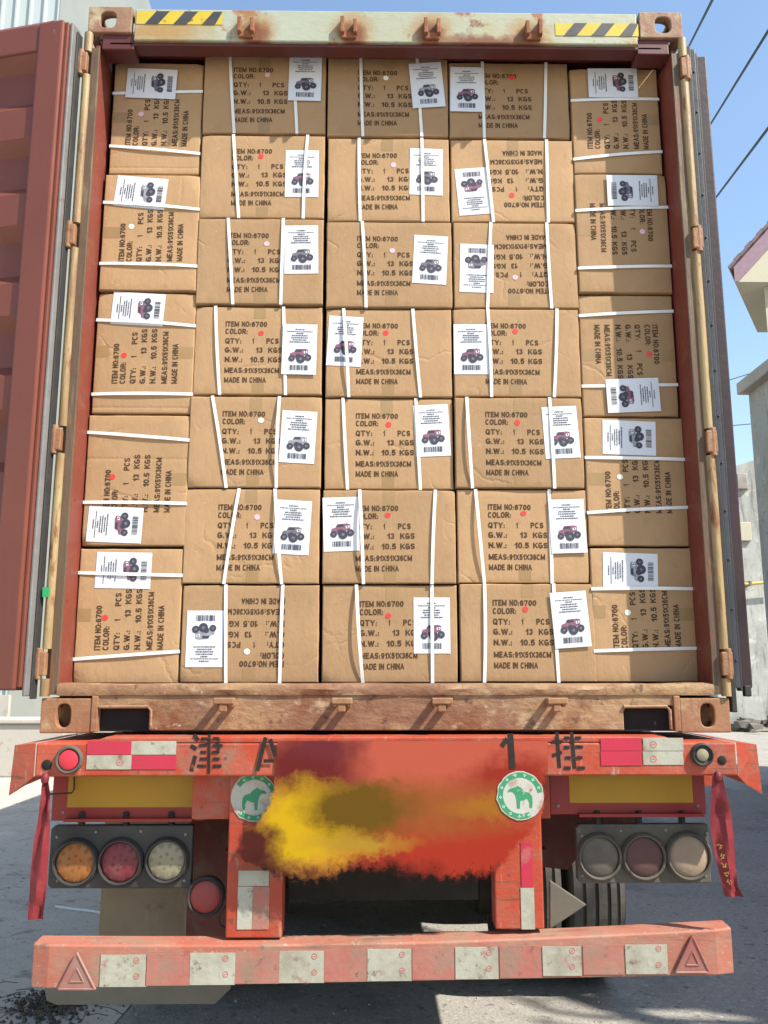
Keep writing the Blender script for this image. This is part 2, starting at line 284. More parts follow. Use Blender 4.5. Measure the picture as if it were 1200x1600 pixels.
# made-up panel for the brushed-out number plate: patches with noise-torn edges
def smear_mat():
    m = bpy.data.materials.new('brushed_out_patch'); m.use_nodes = True
    t = m.node_tree; N = t.nodes; L = t.links; b = N['Principled BSDF']; b.inputs['Roughness'].default_value = .9; b.inputs['Specular IOR Level'].default_value = .08
    tc = N.new('ShaderNodeTexCoord'); nz = N.new('ShaderNodeTexNoise'); nz.inputs['Scale'].default_value = 12; nz.inputs['Detail'].default_value = 9; nz.inputs['Roughness'].default_value = .72
    L.new(tc.outputs['Object'], nz.inputs['Vector'])
    sub = N.new('ShaderNodeVectorMath'); sub.operation = 'SUBTRACT'; sub.inputs[1].default_value = (.5, .5, .5); L.new(nz.outputs['Color'], sub.inputs[0])
    sc = N.new('ShaderNodeVectorMath'); sc.operation = 'SCALE'; sc.inputs['Scale'].default_value = .16; L.new(sub.outputs[0], sc.inputs[0])
    ad = N.new('ShaderNodeVectorMath'); L.new(tc.outputs['Object'], ad.inputs[0]); L.new(sc.outputs[0], ad.inputs[1])
    pos = ad.outputs[0]
    base = N.new('ShaderNodeRGB'); base.outputs[0].default_value = (.34, .07, .042, 1); col = base.outputs[0]
    def blob(px, py, rx, rz, c, soft=.3):
        nonlocal col
        p = at(px, py, -.135) - ORG['semi_trailer']
        s1 = N.new('ShaderNodeVectorMath'); s1.operation = 'SUBTRACT'; s1.inputs[1].default_value = p; L.new(pos, s1.inputs[0])
        s2 = N.new('ShaderNodeVectorMath'); s2.operation = 'MULTIPLY'; s2.inputs[1].default_value = (430 / rx, 0, 430 / rz); L.new(s1.outputs[0], s2.inputs[0])
        ln = N.new('ShaderNodeVectorMath'); ln.operation = 'LENGTH'; L.new(s2.outputs[0], ln.inputs[0])
        mr = N.new('ShaderNodeMapRange'); mr.inputs['From Min'].default_value = 1 + soft; mr.inputs['From Max'].default_value = 1 - soft; L.new(ln.outputs['Value'], mr.inputs['Value'])
        c = tuple(q * .62 for q in c)
        x = N.new('ShaderNodeMix'); x.data_type = 'RGBA'; L.new(mr.outputs[0], x.inputs[0]); L.new(col, x.inputs[6]); x.inputs[7].default_value = (*c, 1); col = x.outputs[2]
    edge_in = N.new('ShaderNodeAttribute'); edge_in.attribute_name = 'edge'
    blob(480, 1205, 72, 55, (.16, .022, .02), .45); blob(505, 1165, 45, 22, (.17, .03, .035), .45)
    blob(800, 1222, 70, 34, (.34, .035, .02), .4); blob(710, 1330, 175, 62, (.42, .04, .02), .3)
    blob(660, 1262, 130, 34, (.36, .10, .028), .5); blob(760, 1262, 50, 12, (.40, .15, .02), .6); blob(478, 1295, 74, 58, (.66, .40, .012), .35); blob(560, 1318, 60, 13, (.46, .26, .03), .6)
    blob(560, 1264, 72, 34, (.16, .085, .01), .35); blob(395, 1325, 34, 36, (.09, .02, .015), .5); blob(420, 1385, 50, 34, (.03, .01, .008), .5); blob(600, 1378, 80, 26, (.05, .012, .01), .5)
    blob(480, 1400, 60, 22, (.05, .025, .006), .5); blob(720, 1395, 140, 18, (.06, .01, .008), .5)  # near-black lower patches blend the edge into the dark background
    L.new(col, b.inputs['Base Color'])
    n2 = N.new('ShaderNodeTexNoise'); n2.inputs['Scale'].default_value = 38; n2.inputs['Detail'].default_value = 6; n2.inputs['Roughness'].default_value = .7; L.new(tc.outputs['Object'], n2.inputs['Vector'])
    a1 = N.new('ShaderNodeMath'); a1.operation = 'MULTIPLY_ADD'; a1.inputs[1].default_value = 1.7; a1.inputs[2].default_value = -.85; L.new(n2.outputs['Fac'], a1.inputs[0])
    a2 = N.new('ShaderNodeMath'); L.new(a1.outputs[0], a2.inputs[0]); L.new(edge_in.outputs['Fac'], a2.inputs[1])
    a3 = N.new('ShaderNodeMapRange'); a3.inputs['From Min'].default_value = .28; a3.inputs['From Max'].default_value = .62; L.new(a2.outputs[0], a3.inputs['Value']); L.new(a3.outputs[0], b.inputs['Alpha'])
    return m

# ------------------------------------------------------------------ ground
g = MB().add([(-900, -400, 0), (900, -400, 0), (900, 1500, 0), (-900, 1500, 0)], [(0, 1, 2, 3)]).build('ground', asph); tag(g, kind='structure')
pts = [(-60, -30), (-1.25, -30)] + [(-1.25 + .12 * noise.noise((0, y * .9, 0)), y) for y in range(-10, 26)] + [(-1.3, 60), (-60, 60)]
g = MB().add([(x, y, .004) for x, y in pts], [list(range(len(pts)))]).build('yard_pavement', pale); tag(g, kind='structure')

# ------------------------------------------------------------------ shipping container
ZB = 1.40; ZT = ZB + 2.896; LEN = 12.19
ct = root('shipping_container', (0, 0, ZB), 'rusty brown and cream shipping container with open doors, packed full of cartons', 'container')
X1 = 1.219; XI = 1.172
# floor, roof, side walls with corrugation
MB().box(-XI, XI, .085, LEN - .1, ZB + .13, ZB + .168).build('floor', maroon, ct)
def corr(side):
    m = MB(); vs = []; n = int((LEN - .3) / .07)
    for i in range(n + 1):
        y = .2 + i * .07; x = side * (1.205 if (i // 2) % 2 else 1.175)
        vs += [(x, y, ZB + .15), (x, y, ZT - .06)]
    return m.add(vs, [(2 * i, 2 * i + 2, 2 * i + 3, 2 * i + 1) for i in range(n)])
for s in (-1, 1): corr(s).build('side_wall', maroon, ct, fix=False)
MB().box(-1.2, 1.2, .1, LEN - .05, ZT - .075, ZT - .055).build('roof', maroon, ct)
MB().box(-1.2, 1.2, LEN - .08, LEN, ZB + .02, ZT - .02).build('front_wall', maroon, ct)
for s in (-1, 1):
    MB().box(s * 1.16, s * 1.215, .17, LEN - .1, ZB + .02, ZB + .145).build('bottom_rail', maroon, ct)
    MB().box(s * 1.17, s * 1.213, .17, LEN - .1, ZT - .1, ZT - .02).build('top_rail', maroon, ct)
# corner castings
def casting(sx, z0, mat_, top):
    m = MB(); cx = sx * (X1 - .089); cz = z0 + .06
    hw, hh = (.05, .082) if not top else (.066, .074)
    m.holed((cx, 0, cz), (1, 0, 0), (0, 0, 1), (0, -1, 0), .178, .12, hw, hh, .03, hc=(sx * .008, 0))
    m.holed((sx * X1, .0955, cz), (0, 1, 0), (0, 0, 1), (sx, 0, 0), .131, .12, .08, .06, .03)
    if top: m.holed((cx - sx * .015, .0955, z0 + .12), (1, 0, 0), (0, 1, 0), (0, 0, 1), .148, .131, .125, .1, .02)
    else: m.box(cx - .08, cx + .08, .03, .16, z0 + .1, z0 + .12)
    if not top: m.box(cx - sx * .09, cx - sx * .06, .03, .16, z0, z0 + .1); m.box(cx - .06, cx + .06, .13, .16, z0, z0 + .1)
    o = m.build('corner_casting', mat_, ct, bevel=.004)
    # raised collar strip beside the casting
    if not top: MB().box(cx - sx * .112, cx - sx * .0892, -.004, .1, z0 + .004, z0 + .128).build('casting_collar', mat_, ct, bevel=.003)
    return o
for s in (-1, 1):
    casting(s, ZB, castp, False); casting(s, ZT - .122, castt, True)
    MB().box(s * 1.03, s * 1.16, .012, .1, ZT - .19, ZT - .1225).build('casting_gusset', maroon, ct, bevel=.004)
# header
ZH = 4.14
hb = MB().box(-1.03, 1.03, .0, .012, ZH, ZT - .012).box(-1.03, 1.03, .0125, .08, ZH - .0, ZH + .03).box(-1.03, 1.03, .0125, .12, ZT - .05, ZT - .014).build('header', cream, ct, bevel=.005)
MB().box(-XI, XI, .081, .17, ZH + .045, ZH + .085).build('header_jamb', maroon, ct)
MB().box(-1.13, 1.13, .012, .079, ZH - .014, ZH - .001).build('header_lip', maroon, ct, bevel=.003)
for px in (385, 545, 675, 833):
    p = at(px, 50, 0); m = MB(); k = MB()
    for dx in (-.026, .026): m.box(p.x + dx - .008, p.x + dx + .008, -.03, .0, ZH + .025, ZH + .095 + random.uniform(-.01, .01))
    m.box(p.x - .03, p.x + .03, -.012, .0, ZH + .012, ZH + .04)
    m.build('lock_keeper', pm('keeper_rust_%d' % px, RUST, RUST2, 20, .8, .3, 60), ct, bevel=.003)
# hazard stripes
def hazard(x0, x1, z0, z1, flip):
    o = MB().box(x0, x1, -.0018, -.0006, z0, z1).build('hazard_sticker', hz_y, ct)
    h = z1 - z0; n = 3; p = (x1 - x0) / n
    for i in range(n):
        a = x0 + p * i + p * .30; b = a + p * .46; sh = .045
        q = [(a, z0), (b, z0), (min(b + sh, x1), z1), (a + sh, z1)]
        MB().prism(q, -.0028, -.0019).build('black_stripe', hz_k, o)
a, b = at(213, 39, 0), at(347, 39, 0); hazard(a.x, b.x, 4.213, 4.272, 0)
a, b = at(868, 58, 0), at(998, 58, 0); hazard(a.x, b.x, 4.178, 4.236, 0)
# rear posts: inner jamb, front face, hinge bar segments, lugs
zs0, zs1 = ZB + .122, ZT - .123
LUG = [1.64, 2.46, 3.28, 4.03]
for s in (-1, 1):
    MB().box(s * 1.168, s * 1.185, .014, .2, ZB + .165, ZH - .016).build('post_jamb', jamb_m, ct, bevel=.003)
    MB().box(s * 1.164, s * 1.197, -.0, .013, zs0 + .01, zs1 - .07).box(s * 1.186, s * 1.214, .014, .16, zs0 + .01, zs1 - .07).build('corner_post', postp, ct, bevel=.003)
    cuts = [zs0 + .004] + [c for z in LUG for c in (z - .052, z + .052)] + [zs1 - .004]
    for i in range(0, len(cuts), 2):
        m = MB(); n = 7; prev = []
        zz = [cuts[i] + (cuts[i + 1] - cuts[i]) * j / n for j in range(n + 1)]
        pts_ = [(s * (1.2115 + .002 * noise.noise((z * 3, s, 0))), .004, z) for z in zz]
        m.tube(pts_, .0175, 10); m.build('hinge_bar', barp, ct, smooth=True)
    for z in LUG:
        dx = .0 if s > 0 else -.012
        MB().box(s * 1.196 + dx, s * 1.236 + dx, -.018, .03, z - .042, z + .042).tube([(s * 1.222 + dx, -.006, z - .055), (s * 1.222 + dx, -.006, z + .055)], .014, 10).build('hinge_lug', castp, ct, bevel=.004)
MB().box(-1.2335, -1.2312 + .02, -.022, -.016, 1.875, 1.91).build('green_tag', greenp, ct)
# sill
m = MB()
zsb = ZB + .008; zst = ZB + .133
nx0, nx1 = -1.015, -.835; mx0, mx1 = .84, 1.0
m.prism([(-1.03, zsb + .085), (-1.03, zst), (1.03, zst), (1.03, zsb + .085), (mx1, zsb + .085), (mx1 - .004, zsb + .078), (mx0 + .01, zsb + .078), (mx0, zsb + .065), (mx0, zsb), (nx1, zsb), (nx1, zsb + .065), (nx1 - .01, zsb + .078), (nx0, zsb + .078)], .004, .03)
m.build('sill', sillp, ct, bevel=.004)
# lip of the sill, worn edge
m = MB(); n = 60; prof = [(-.002, ZB + .130), (-.008, ZB + .150), (-.002, ZB + .166), (.02, ZB + .172), (.09, ZB + .169)]
vs_ = []
for i in range(n + 1):
    x = -1.165 + 2.33 * i / n
    for j, (y, z) in enumerate(prof): vs_.append((x, y + .005 * noise.noise((x * 6, j, 0)), z + .004 * noise.noise((x * 5, j, 7))))
k = len(prof); m.add(vs_, [(i * k + j, (i + 1) * k + j, (i + 1) * k + j + 1, i * k + j + 1) for i in range(n) for j in range(k - 1)])
m.build('sill_lip', sillp, ct, smooth=True)
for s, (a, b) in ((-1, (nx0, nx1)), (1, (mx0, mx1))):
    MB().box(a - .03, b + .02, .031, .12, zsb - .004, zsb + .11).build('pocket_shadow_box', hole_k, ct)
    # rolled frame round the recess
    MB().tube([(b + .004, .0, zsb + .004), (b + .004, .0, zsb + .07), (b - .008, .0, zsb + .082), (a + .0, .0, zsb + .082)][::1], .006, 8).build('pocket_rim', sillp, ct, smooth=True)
for px in (352, 535, 690, 868):
    p = at(px, 1098, -.03); m = MB()
    for dx in (-.024, .024): m.box(p.x + dx - .007, p.x + dx + .007, -.062, .004, p.z - .014, p.z + .016)
    m.box(p.x - .036, p.x + .036, -.074, -.052, p.z - .004, p.z + .018); m.box(p.x - .016, p.x + .012, -.07, -.05, p.z - .03, p.z - .004)
    m.build('cam_keeper', castp, ct, bevel=.004)
# doors
def door(hx, hy, ang, mirror):
    """ang: direction of the leaf from its hinge, inner face on the n side"""
    u = Vector((math.cos(ang), math.sin(ang), 0)); n = Vector((-u.y, u.x, 0)) * mirror; z = Vector((0, 0, 1))
    o = Vector((hx, hy, 1.548)); H = 2.625; Wd = 1.16
    def P(a, h, d): return o + u * a + z * h + n * d
    def ob(m, a0, a1, h0, h1, d0, d1): return m.obox(P(a0, h0, d0), u, z, n, a1 - a0, h1 - h0, d1 - d0)
    # corrugated panel is the door itself
    m = MB(); bands = [0, .10, .34, .40, .60, .66, .90, .96, 1.18, 1.24, 1.48, 1.54, 1.78, 1.84, 2.05, 2.11, 2.35, 2.41, H]
    dd = [0, 0]; prof = []; lvl = 0
    hh = .1; prof.append((.1, .0))
    while hh < H - .3:
        prof += [(hh + .13, -.01), (hh + .18, .036), (hh + .31, .036), (hh + .36, -.01)]; hh += .37
    prof.append((H - .1, .0))
    vs_ = []
    for h, d in prof: vs_ += [P(.12, h, d), P(Wd - .1, h, d)]
    m.add(vs_, [(2 * i, 2 * i + 1, 2 * i + 3, 2 * i + 2) for i in range(len(prof) - 1)])
    d_ = m.build('door', doorp, ct, smooth=False, fix=False)
    ob(MB(), .036, .145, 0, H, -.03, .05).build('door_frame', doorp, d_, bevel=.008)
    ob(MB(), Wd - .12, Wd, 0, H, -.03, .05).build('door_frame', doorp, d_, bevel=.008)
    ob(MB(), .146, Wd - .121, 0, .12, -.03, .044).build('door_frame', doorp, d_, bevel=.006)
    ob(MB(), .146, Wd - .121, H - .12, H, -.03, .044).build('door_frame', doorp, d_, bevel=.006)
    ob(MB(), .022, .0355, .01, H - .005, -.02, .036).build('gasket_channel', doorp if mirror > 0 else steel, d_, bevel=.003)
    g_ = ob(MB(), .009, .0215, -.02, H + .0, -.034, .024); g_.build('gasket', steel, d_, bevel=.004)
    ob(MB(), .002, .0085, -.03, H - .02, -.04, -.002).build('gasket', rubber, d_, bevel=.003)
    return d_, P
dl, PL = door(-1.243, -.035, R(180 - 13), 1)
dl['label'] = 'red corrugated left door swung wide open'
# right leaf is folded back along the side; its hinge edge faces the camera
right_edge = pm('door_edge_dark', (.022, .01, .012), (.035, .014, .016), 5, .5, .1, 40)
def right_door():
    H = 2.6; z0 = 1.553; hx = 1.245
    u = Vector((.07, 1, 0)).normalized(); n = Vector((u.y, -u.x, 0)); z = Vector((0, 0, 1)); o = Vector((hx, .055, z0))
    def ob(m, a0, a1, h0, h1, d0, d1): return m.obox(o + u * a0 + z * h0 + n * d0, u, z, n, a1 - a0, h1 - h0, d1 - d0)
    m = MB(); prof = []; hh = .1
    while hh < H - .3:
        prof += [(hh + .13, .06), (hh + .19, .09), (hh + .31, .09), (hh + .37, .06)]; hh += .37
    prof = [(.1, .06)] + prof + [(H - .1, .06)]; vs_ = []
    for h, d in prof: vs_ += [o + u * .12 + z * h + n * d, o + u * 1.06 + z * h + n * d]
    m.add(vs_, [(2 * i, 2 * i + 1, 2 * i + 3, 2 * i + 2) for i in range(len(prof) - 1)])
    d_ = m.build('door', doorp, ct, fix=False); d_['label'] = 'right door folded back along the container side, edge on'
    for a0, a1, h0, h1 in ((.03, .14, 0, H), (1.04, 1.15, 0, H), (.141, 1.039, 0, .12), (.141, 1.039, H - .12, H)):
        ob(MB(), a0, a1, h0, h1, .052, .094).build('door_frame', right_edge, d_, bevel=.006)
    ob(MB(), -.01, .05, -.085, H + .02, .0, .02).build('gasket', rubber, d_, bevel=.004)
    ch = ob(MB(), .0, .05, -.0, H + .012, .0205, .040); ch = ch.build('gasket_channel', pm('channel_blue_grey', (.045, .05, .062), (.03, .033, .042), 6, .45, .1, 40, layers=[((.03, .03, .035), 20, .6, .7)]), d_, bevel=.003)
    ob(MB(), .01, .05, -.01, H, .0405, .0515).build('gasket', rubber, d_, bevel=.003)
    for i in range(14):
        h = .1 + i * .185
        q = o + u * -.001 + z * h + n * .03
        MB().lathe(q, -u, [(0, .0045), (.0025, .004), (.004, .0)], 8).build('rivet', rubber, d_, smooth=True)
    for i in range(1):
        ob(MB(), .02, .05, -.03, .01, .06, .085).build('door_stop', rubber, d_, bevel=.004)
right_door()

# ------------------------------------------------------------------ cartons
D = .15
def _arc(a0, a1, n, cx=.5, cy=.5, rx=.5, ry=.5, e=2.5):
    out = []
    for i in range(n + 1):
        a = R(a0 + (a1 - a0) * i / n); c, q = math.cos(a), math.sin(a)
        k = (abs(c) ** e + abs(q) ** e) ** (-1 / e); out.append((cx + rx * c * k, cy + ry * q * k))
    return out
_O = _arc(0, 360, 20)
GLY = {   # plain bold condensed sans: (width, strokes)
 'A': (.6, [[(0, 0), (.5, 1), (1, 0)], [(.2, .3), (.8, .3)]]), 'C': (.52, [_arc(42, 318, 16)]),
 'D': (.52, [[(0, 0), (0, 1), (.5, 1), (.85, .9), (1, .65), (1, .35), (.85, .1), (.5, 0), (0, 0)]]),
 'E': (.42, [[(1, 1), (0, 1), (0, 0), (1, 0)], [(0, .52), (.88, .52)]]), 'G': (.54, [_arc(42, 300, 15) + [(1, .1), (1, .46), (.58, .46)]]),
 'H': (.52, [[(0, 0), (0, 1)], [(1, 0), (1, 1)], [(0, .5), (1, .5)]]), 'I': (0, [[(0, 0), (0, 1)]]),
 'K': (.54, [[(0, 0), (0, 1)], [(1, 1), (.08, .42)], [(.35, .6), (1, 0)]]), 'L': (.42, [[(0, 1), (0, 0), (1, 0)]]),
 'M': (.70, [[(0, 0), (0, 1), (.5, .12), (1, 1), (1, 0)]]), 'N': (.52, [[(0, 0), (0, 1), (1, 0), (1, 1)]]), 'O': (.54, [_O]),
 'P': (.48, [[(0, 0), (0, 1), (.6, 1), (.9, .93), (1, .74), (.9, .55), (.6, .48), (0, .48)]]),
 'Q': (.54, [_O, [(.6, .22), (1, -.06)]]), 'R': (.52, [[(0, 0), (0, 1), (.6, 1), (.9, .93), (1, .75), (.9, .56), (.6, .5), (0, .5)], [(.55, .5), (1, 0)]]),
 'S': (.50, [[(.97, .76), (.85, .93), (.5, 1), (.15, .93), (.02, .75), (.15, .58), (.5, .5), (.85, .42), (.98, .25), (.85, .07), (.5, 0), (.15, .07), (.02, .24)]]),
 'T': (.52, [[(0, 1), (1, 1)], [(.5, 1), (.5, 0)]]), 'W': (.82, [[(0, 1), (.25, 0), (.5, .95), (.75, 0), (1, 1)]]),
 'X': (.54, [[(0, 0), (1, 1)], [(0, 1), (1, 0)]]), 'Y': (.54, [[(0, 1), (.5, .45), (1, 1)], [(.5, .45), (.5, 0)]]),
 '0': (.42, [_O]), '1': (.22, [[(0, .74), (1, 1), (1, 0)]]),
 '3': (.42, [[(.03, .78), (.2, .95), (.5, 1), (.85, .93), (.97, .75), (.82, .57), (.45, .53), (.82, .47), (1, .26), (.85, .07), (.5, 0), (.18, .05), (0, .24)]]),
 '5': (.42, [[(.92, 1), (.15, 1), (.05, .5), (.3, .62), (.6, .64), (.92, .52), (1, .32), (.9, .1), (.5, 0), (.15, .06), (0, .22)]]),
 '6': (.42, [[(.95, .8), (.8, .95), (.5, 1), (.18, .9), (.02, .6), (.02, .3), (.16, .07), (.5, 0), (.86, .07), (1, .3), (.86, .55), (.5, .62), (.15, .52), (.03, .36)]]),
 '7': (.42, [[(0, 1), (1, 1), (.35, 0)]]),
 '9': (.42, [[(.05, .2), (.2, .05), (.5, 0), (.82, .1), (.98, .4), (.98, .7), (.84, .93), (.5, 1), (.14, .93), (0, .7), (.14, .45), (.5, .38), (.85, .48), (.97, .64)]]),
 ':': (0, [[(-.02, .02), (.02, .02)], [(-.02, .5), (.02, .5)]]), '.': (0, [[(-.02, .02), (.02, .02)]]), ' ': (.16, [])}
def text_piece(txt, w_, h_, ox, oy, t=.215):
    vs_, fs_, x, segs = [], [], 0, []; lay = 0
    for ch in txt:
        gw, st = GLY[ch]
        for line in st:
            if ch in ':.': line = [(x + t / 2 + (-.085 if k == 0 else .085), p[1]) for k, p in enumerate(line)]
            else: line = [(x + t / 2 + p[0] * gw, p[1]) for p in line]
            full = [Vector((p[0], t / 2 + p[1] * (1 - t), 0)) for p in line]; cut = [0]
            for k in range(1, len(full) - 1):
                if (full[k] - full[k - 1]).normalized().dot((full[k + 1] - full[k]).normalized()) < .25: cut.append(k)
            cut.append(len(full) - 1)
            for c0, c1 in zip(cut, cut[1:]): segs.append((ch, full[c0:c1 + 1]))
        x += gw + t + .10
    for ch, P_ in segs:
            n = len(P_)
            closed = (P_[0] - P_[-1]).length < 1e-5; b0 = len(vs_); lay += 1
            for k in range(n):
                da = P_[k] - P_[k - 1] if k else (P_[-1] - P_[-2] if closed else P_[1] - P_[0])
                db = P_[k + 1] - P_[k] if k < n - 1 else (P_[1] - P_[0] if closed else P_[-1] - P_[-2])
                da.normalize(); db.normalize(); na = Vector((-da.y, da.x, 0)); nb = Vector((-db.y, db.x, 0))
                mi = na + nb; mi = mi / max(.35, mi.dot(na)) if mi.length > .2 else na
                e = Vector((0, 0, 0))
                if not closed and n <= 3 and ch not in ':.': e = (-da if k == 0 else (db if k == n - 1 else e)) * (t * .48 if ch in 'EFLTHKNMIPRDX1' or True else 0)
                for sg in (1, -1):
                    q = P_[k] + mi * sg * t / 2 + e; q.y = min(max(q.y, 0 if ch != 'Q' else -.1), 1); vs_.append((q.x, q.y, lay))
            fs_ += [[b0 + 2 * k, b0 + 2 * k + 1, b0 + 2 * k + 3, b0 + 2 * k + 2] for k in range(n - 1)]
    x0 = min(v[0] for v in vs_); x1 = max(v[0] for v in vs_)
    return [(ox + (v[0] - x0) / (x1 - x0) * w_, oy + v[1] * h_, v[2] % 3) for v in vs_], fs_
TV, TF = [], []
def put(txt, w_, ox, v, h_=.0228):
    a, b = text_piece(txt, w_, h_, ox, v); n = len(TV); TV.extend(a); TF.extend([[i + n for i in f] for f in b])
U0 = -.13
put('ITEM NO:', .100, U0, .100); put('6700', .062, U0 + .104, .100, .0215)
put('COLOR:', .088, U0, .069)
put('QTY:', .064, U0, .029); put('1', .007, U0 + .108, .029); put('PCS', .050, U0 + .164, .029)
put('G.W.:', .072, U0, -.009); put('13', .028, U0 + .122, -.009); put('KGS', .056, U0 + .172, -.009)
put('N.W.:', .070, U0, -.049); put('10.5', .056, U0 + .100, -.049); put('KGS', .056, U0 + .172, -.049)
put('MEAS:', .076, U0, -.094); put('91X51X36CM', .137, U0 + .08, -.094, .0222)
put('MADE IN CHINA', .166, U0, -.134)

ROT = {0: lambda u, v: (u, v), 90: lambda u, v: (-v, u), 180: lambda u, v: (-u, -v), -90: lambda u, v: (v, -u)}
def rot2(a, b, t): c, s = math.cos(t), math.sin(t); return a * c - b * s, a * s + b * c

def circ(cx, cy, r, n=12, sy=1): return [(cx + r * math.cos(2 * math.pi * i / n), cy + r * sy * math.sin(2 * math.pi * i / n)) for i in range(n)]
# what is printed on a label sheet (flat, label coordinates)
def label_marks(rng):
    inkp = []
    rows = [(.083, .018), (.074, .052), (.066, .014), (.057, .032), (.048, .034), (.039, .028), (.030, .042)]
    for b, hw in rows:
        a = -hw
        while a < hw:
            l = rng.uniform(.002, .007)
            hgt = .0015 if hw > .05 else .0021
            inkp.append([(a, b - hgt), (min(a + l, hw), b - hgt), (min(a + l, hw), b + hgt), (a, b + hgt)]); a += l + rng.uniform(.0008, .0022)
    a = -.036
    while a < .036:
        l = rng.choice((.0012, .0012, .002, .0034)); inkp.append([(a, -.088), (a + l, -.088), (a + l, -.066), (a, -.066)]); a += l + rng.choice((.0012, .0016, .0028))
    return inkp
BODY = [(-.036, -.030), (-.034, -.020), (-.020, -.016), (-.014, -.004), (.022, -.002), (.034, -.006), (.033, -.022), (.020, -.028), (.004, -.034), (-.01, -.036)]
CAB = [(-.018, -.0145), (-.012, -.0055), (.008, -.0045), (.010, -.0135)]
HOOD = [(.016, -.012), (.031, -.010), (.030, -.018), (.018, -.021)]
WHEELS = [(-.028, -.041, .0125), (.006, -.043, .017), (.033, -.037, .0135), (-.004, -.034, .011)]

class Face:
    """front face of one carton: height field over x, z"""
    def __init__(s, x0, x1, z0, z1, y, seed, creases):
        s.x0, s.x1, s.z0, s.z1, s.y, s.seed, s.cr = x0, x1, z0, z1, y, seed, creases
        r = random.Random(seed); s.dents = [(r.choice((x0, x1)), r.choice((z0, z1)), r.uniform(.002, .008), r.uniform(.012, .03)) for _ in range(r.randint(1, 3))]
        s.bul = r.uniform(-.001, .003)
    def h(s, x, z):
        u = 2 * (x - s.x0) / (s.x1 - s.x0) - 1; v = 2 * (z - s.z0) / (s.z1 - s.z0) - 1
        d = -.0035 * noise.noise((x * 5, z * 5, s.seed)) - s.bul * (1 - u * u) * (1 - v * v)
        e = max(0, min(x - s.x0, s.x1 - x, z - s.z0, s.z1 - z))
        if e < .004: d += .005 * (1 - e / .004) ** 2
        for px, pz, a, r in s.dents: d += a * math.exp(-((x - px) ** 2 + (z - pz) ** 2) / r ** 2)
        for kind, pos, a in s.cr:
            q = (z if kind == 'h' else x) - pos
            d += a * math.exp(-(q / .0035) ** 2)
        return s.y + d

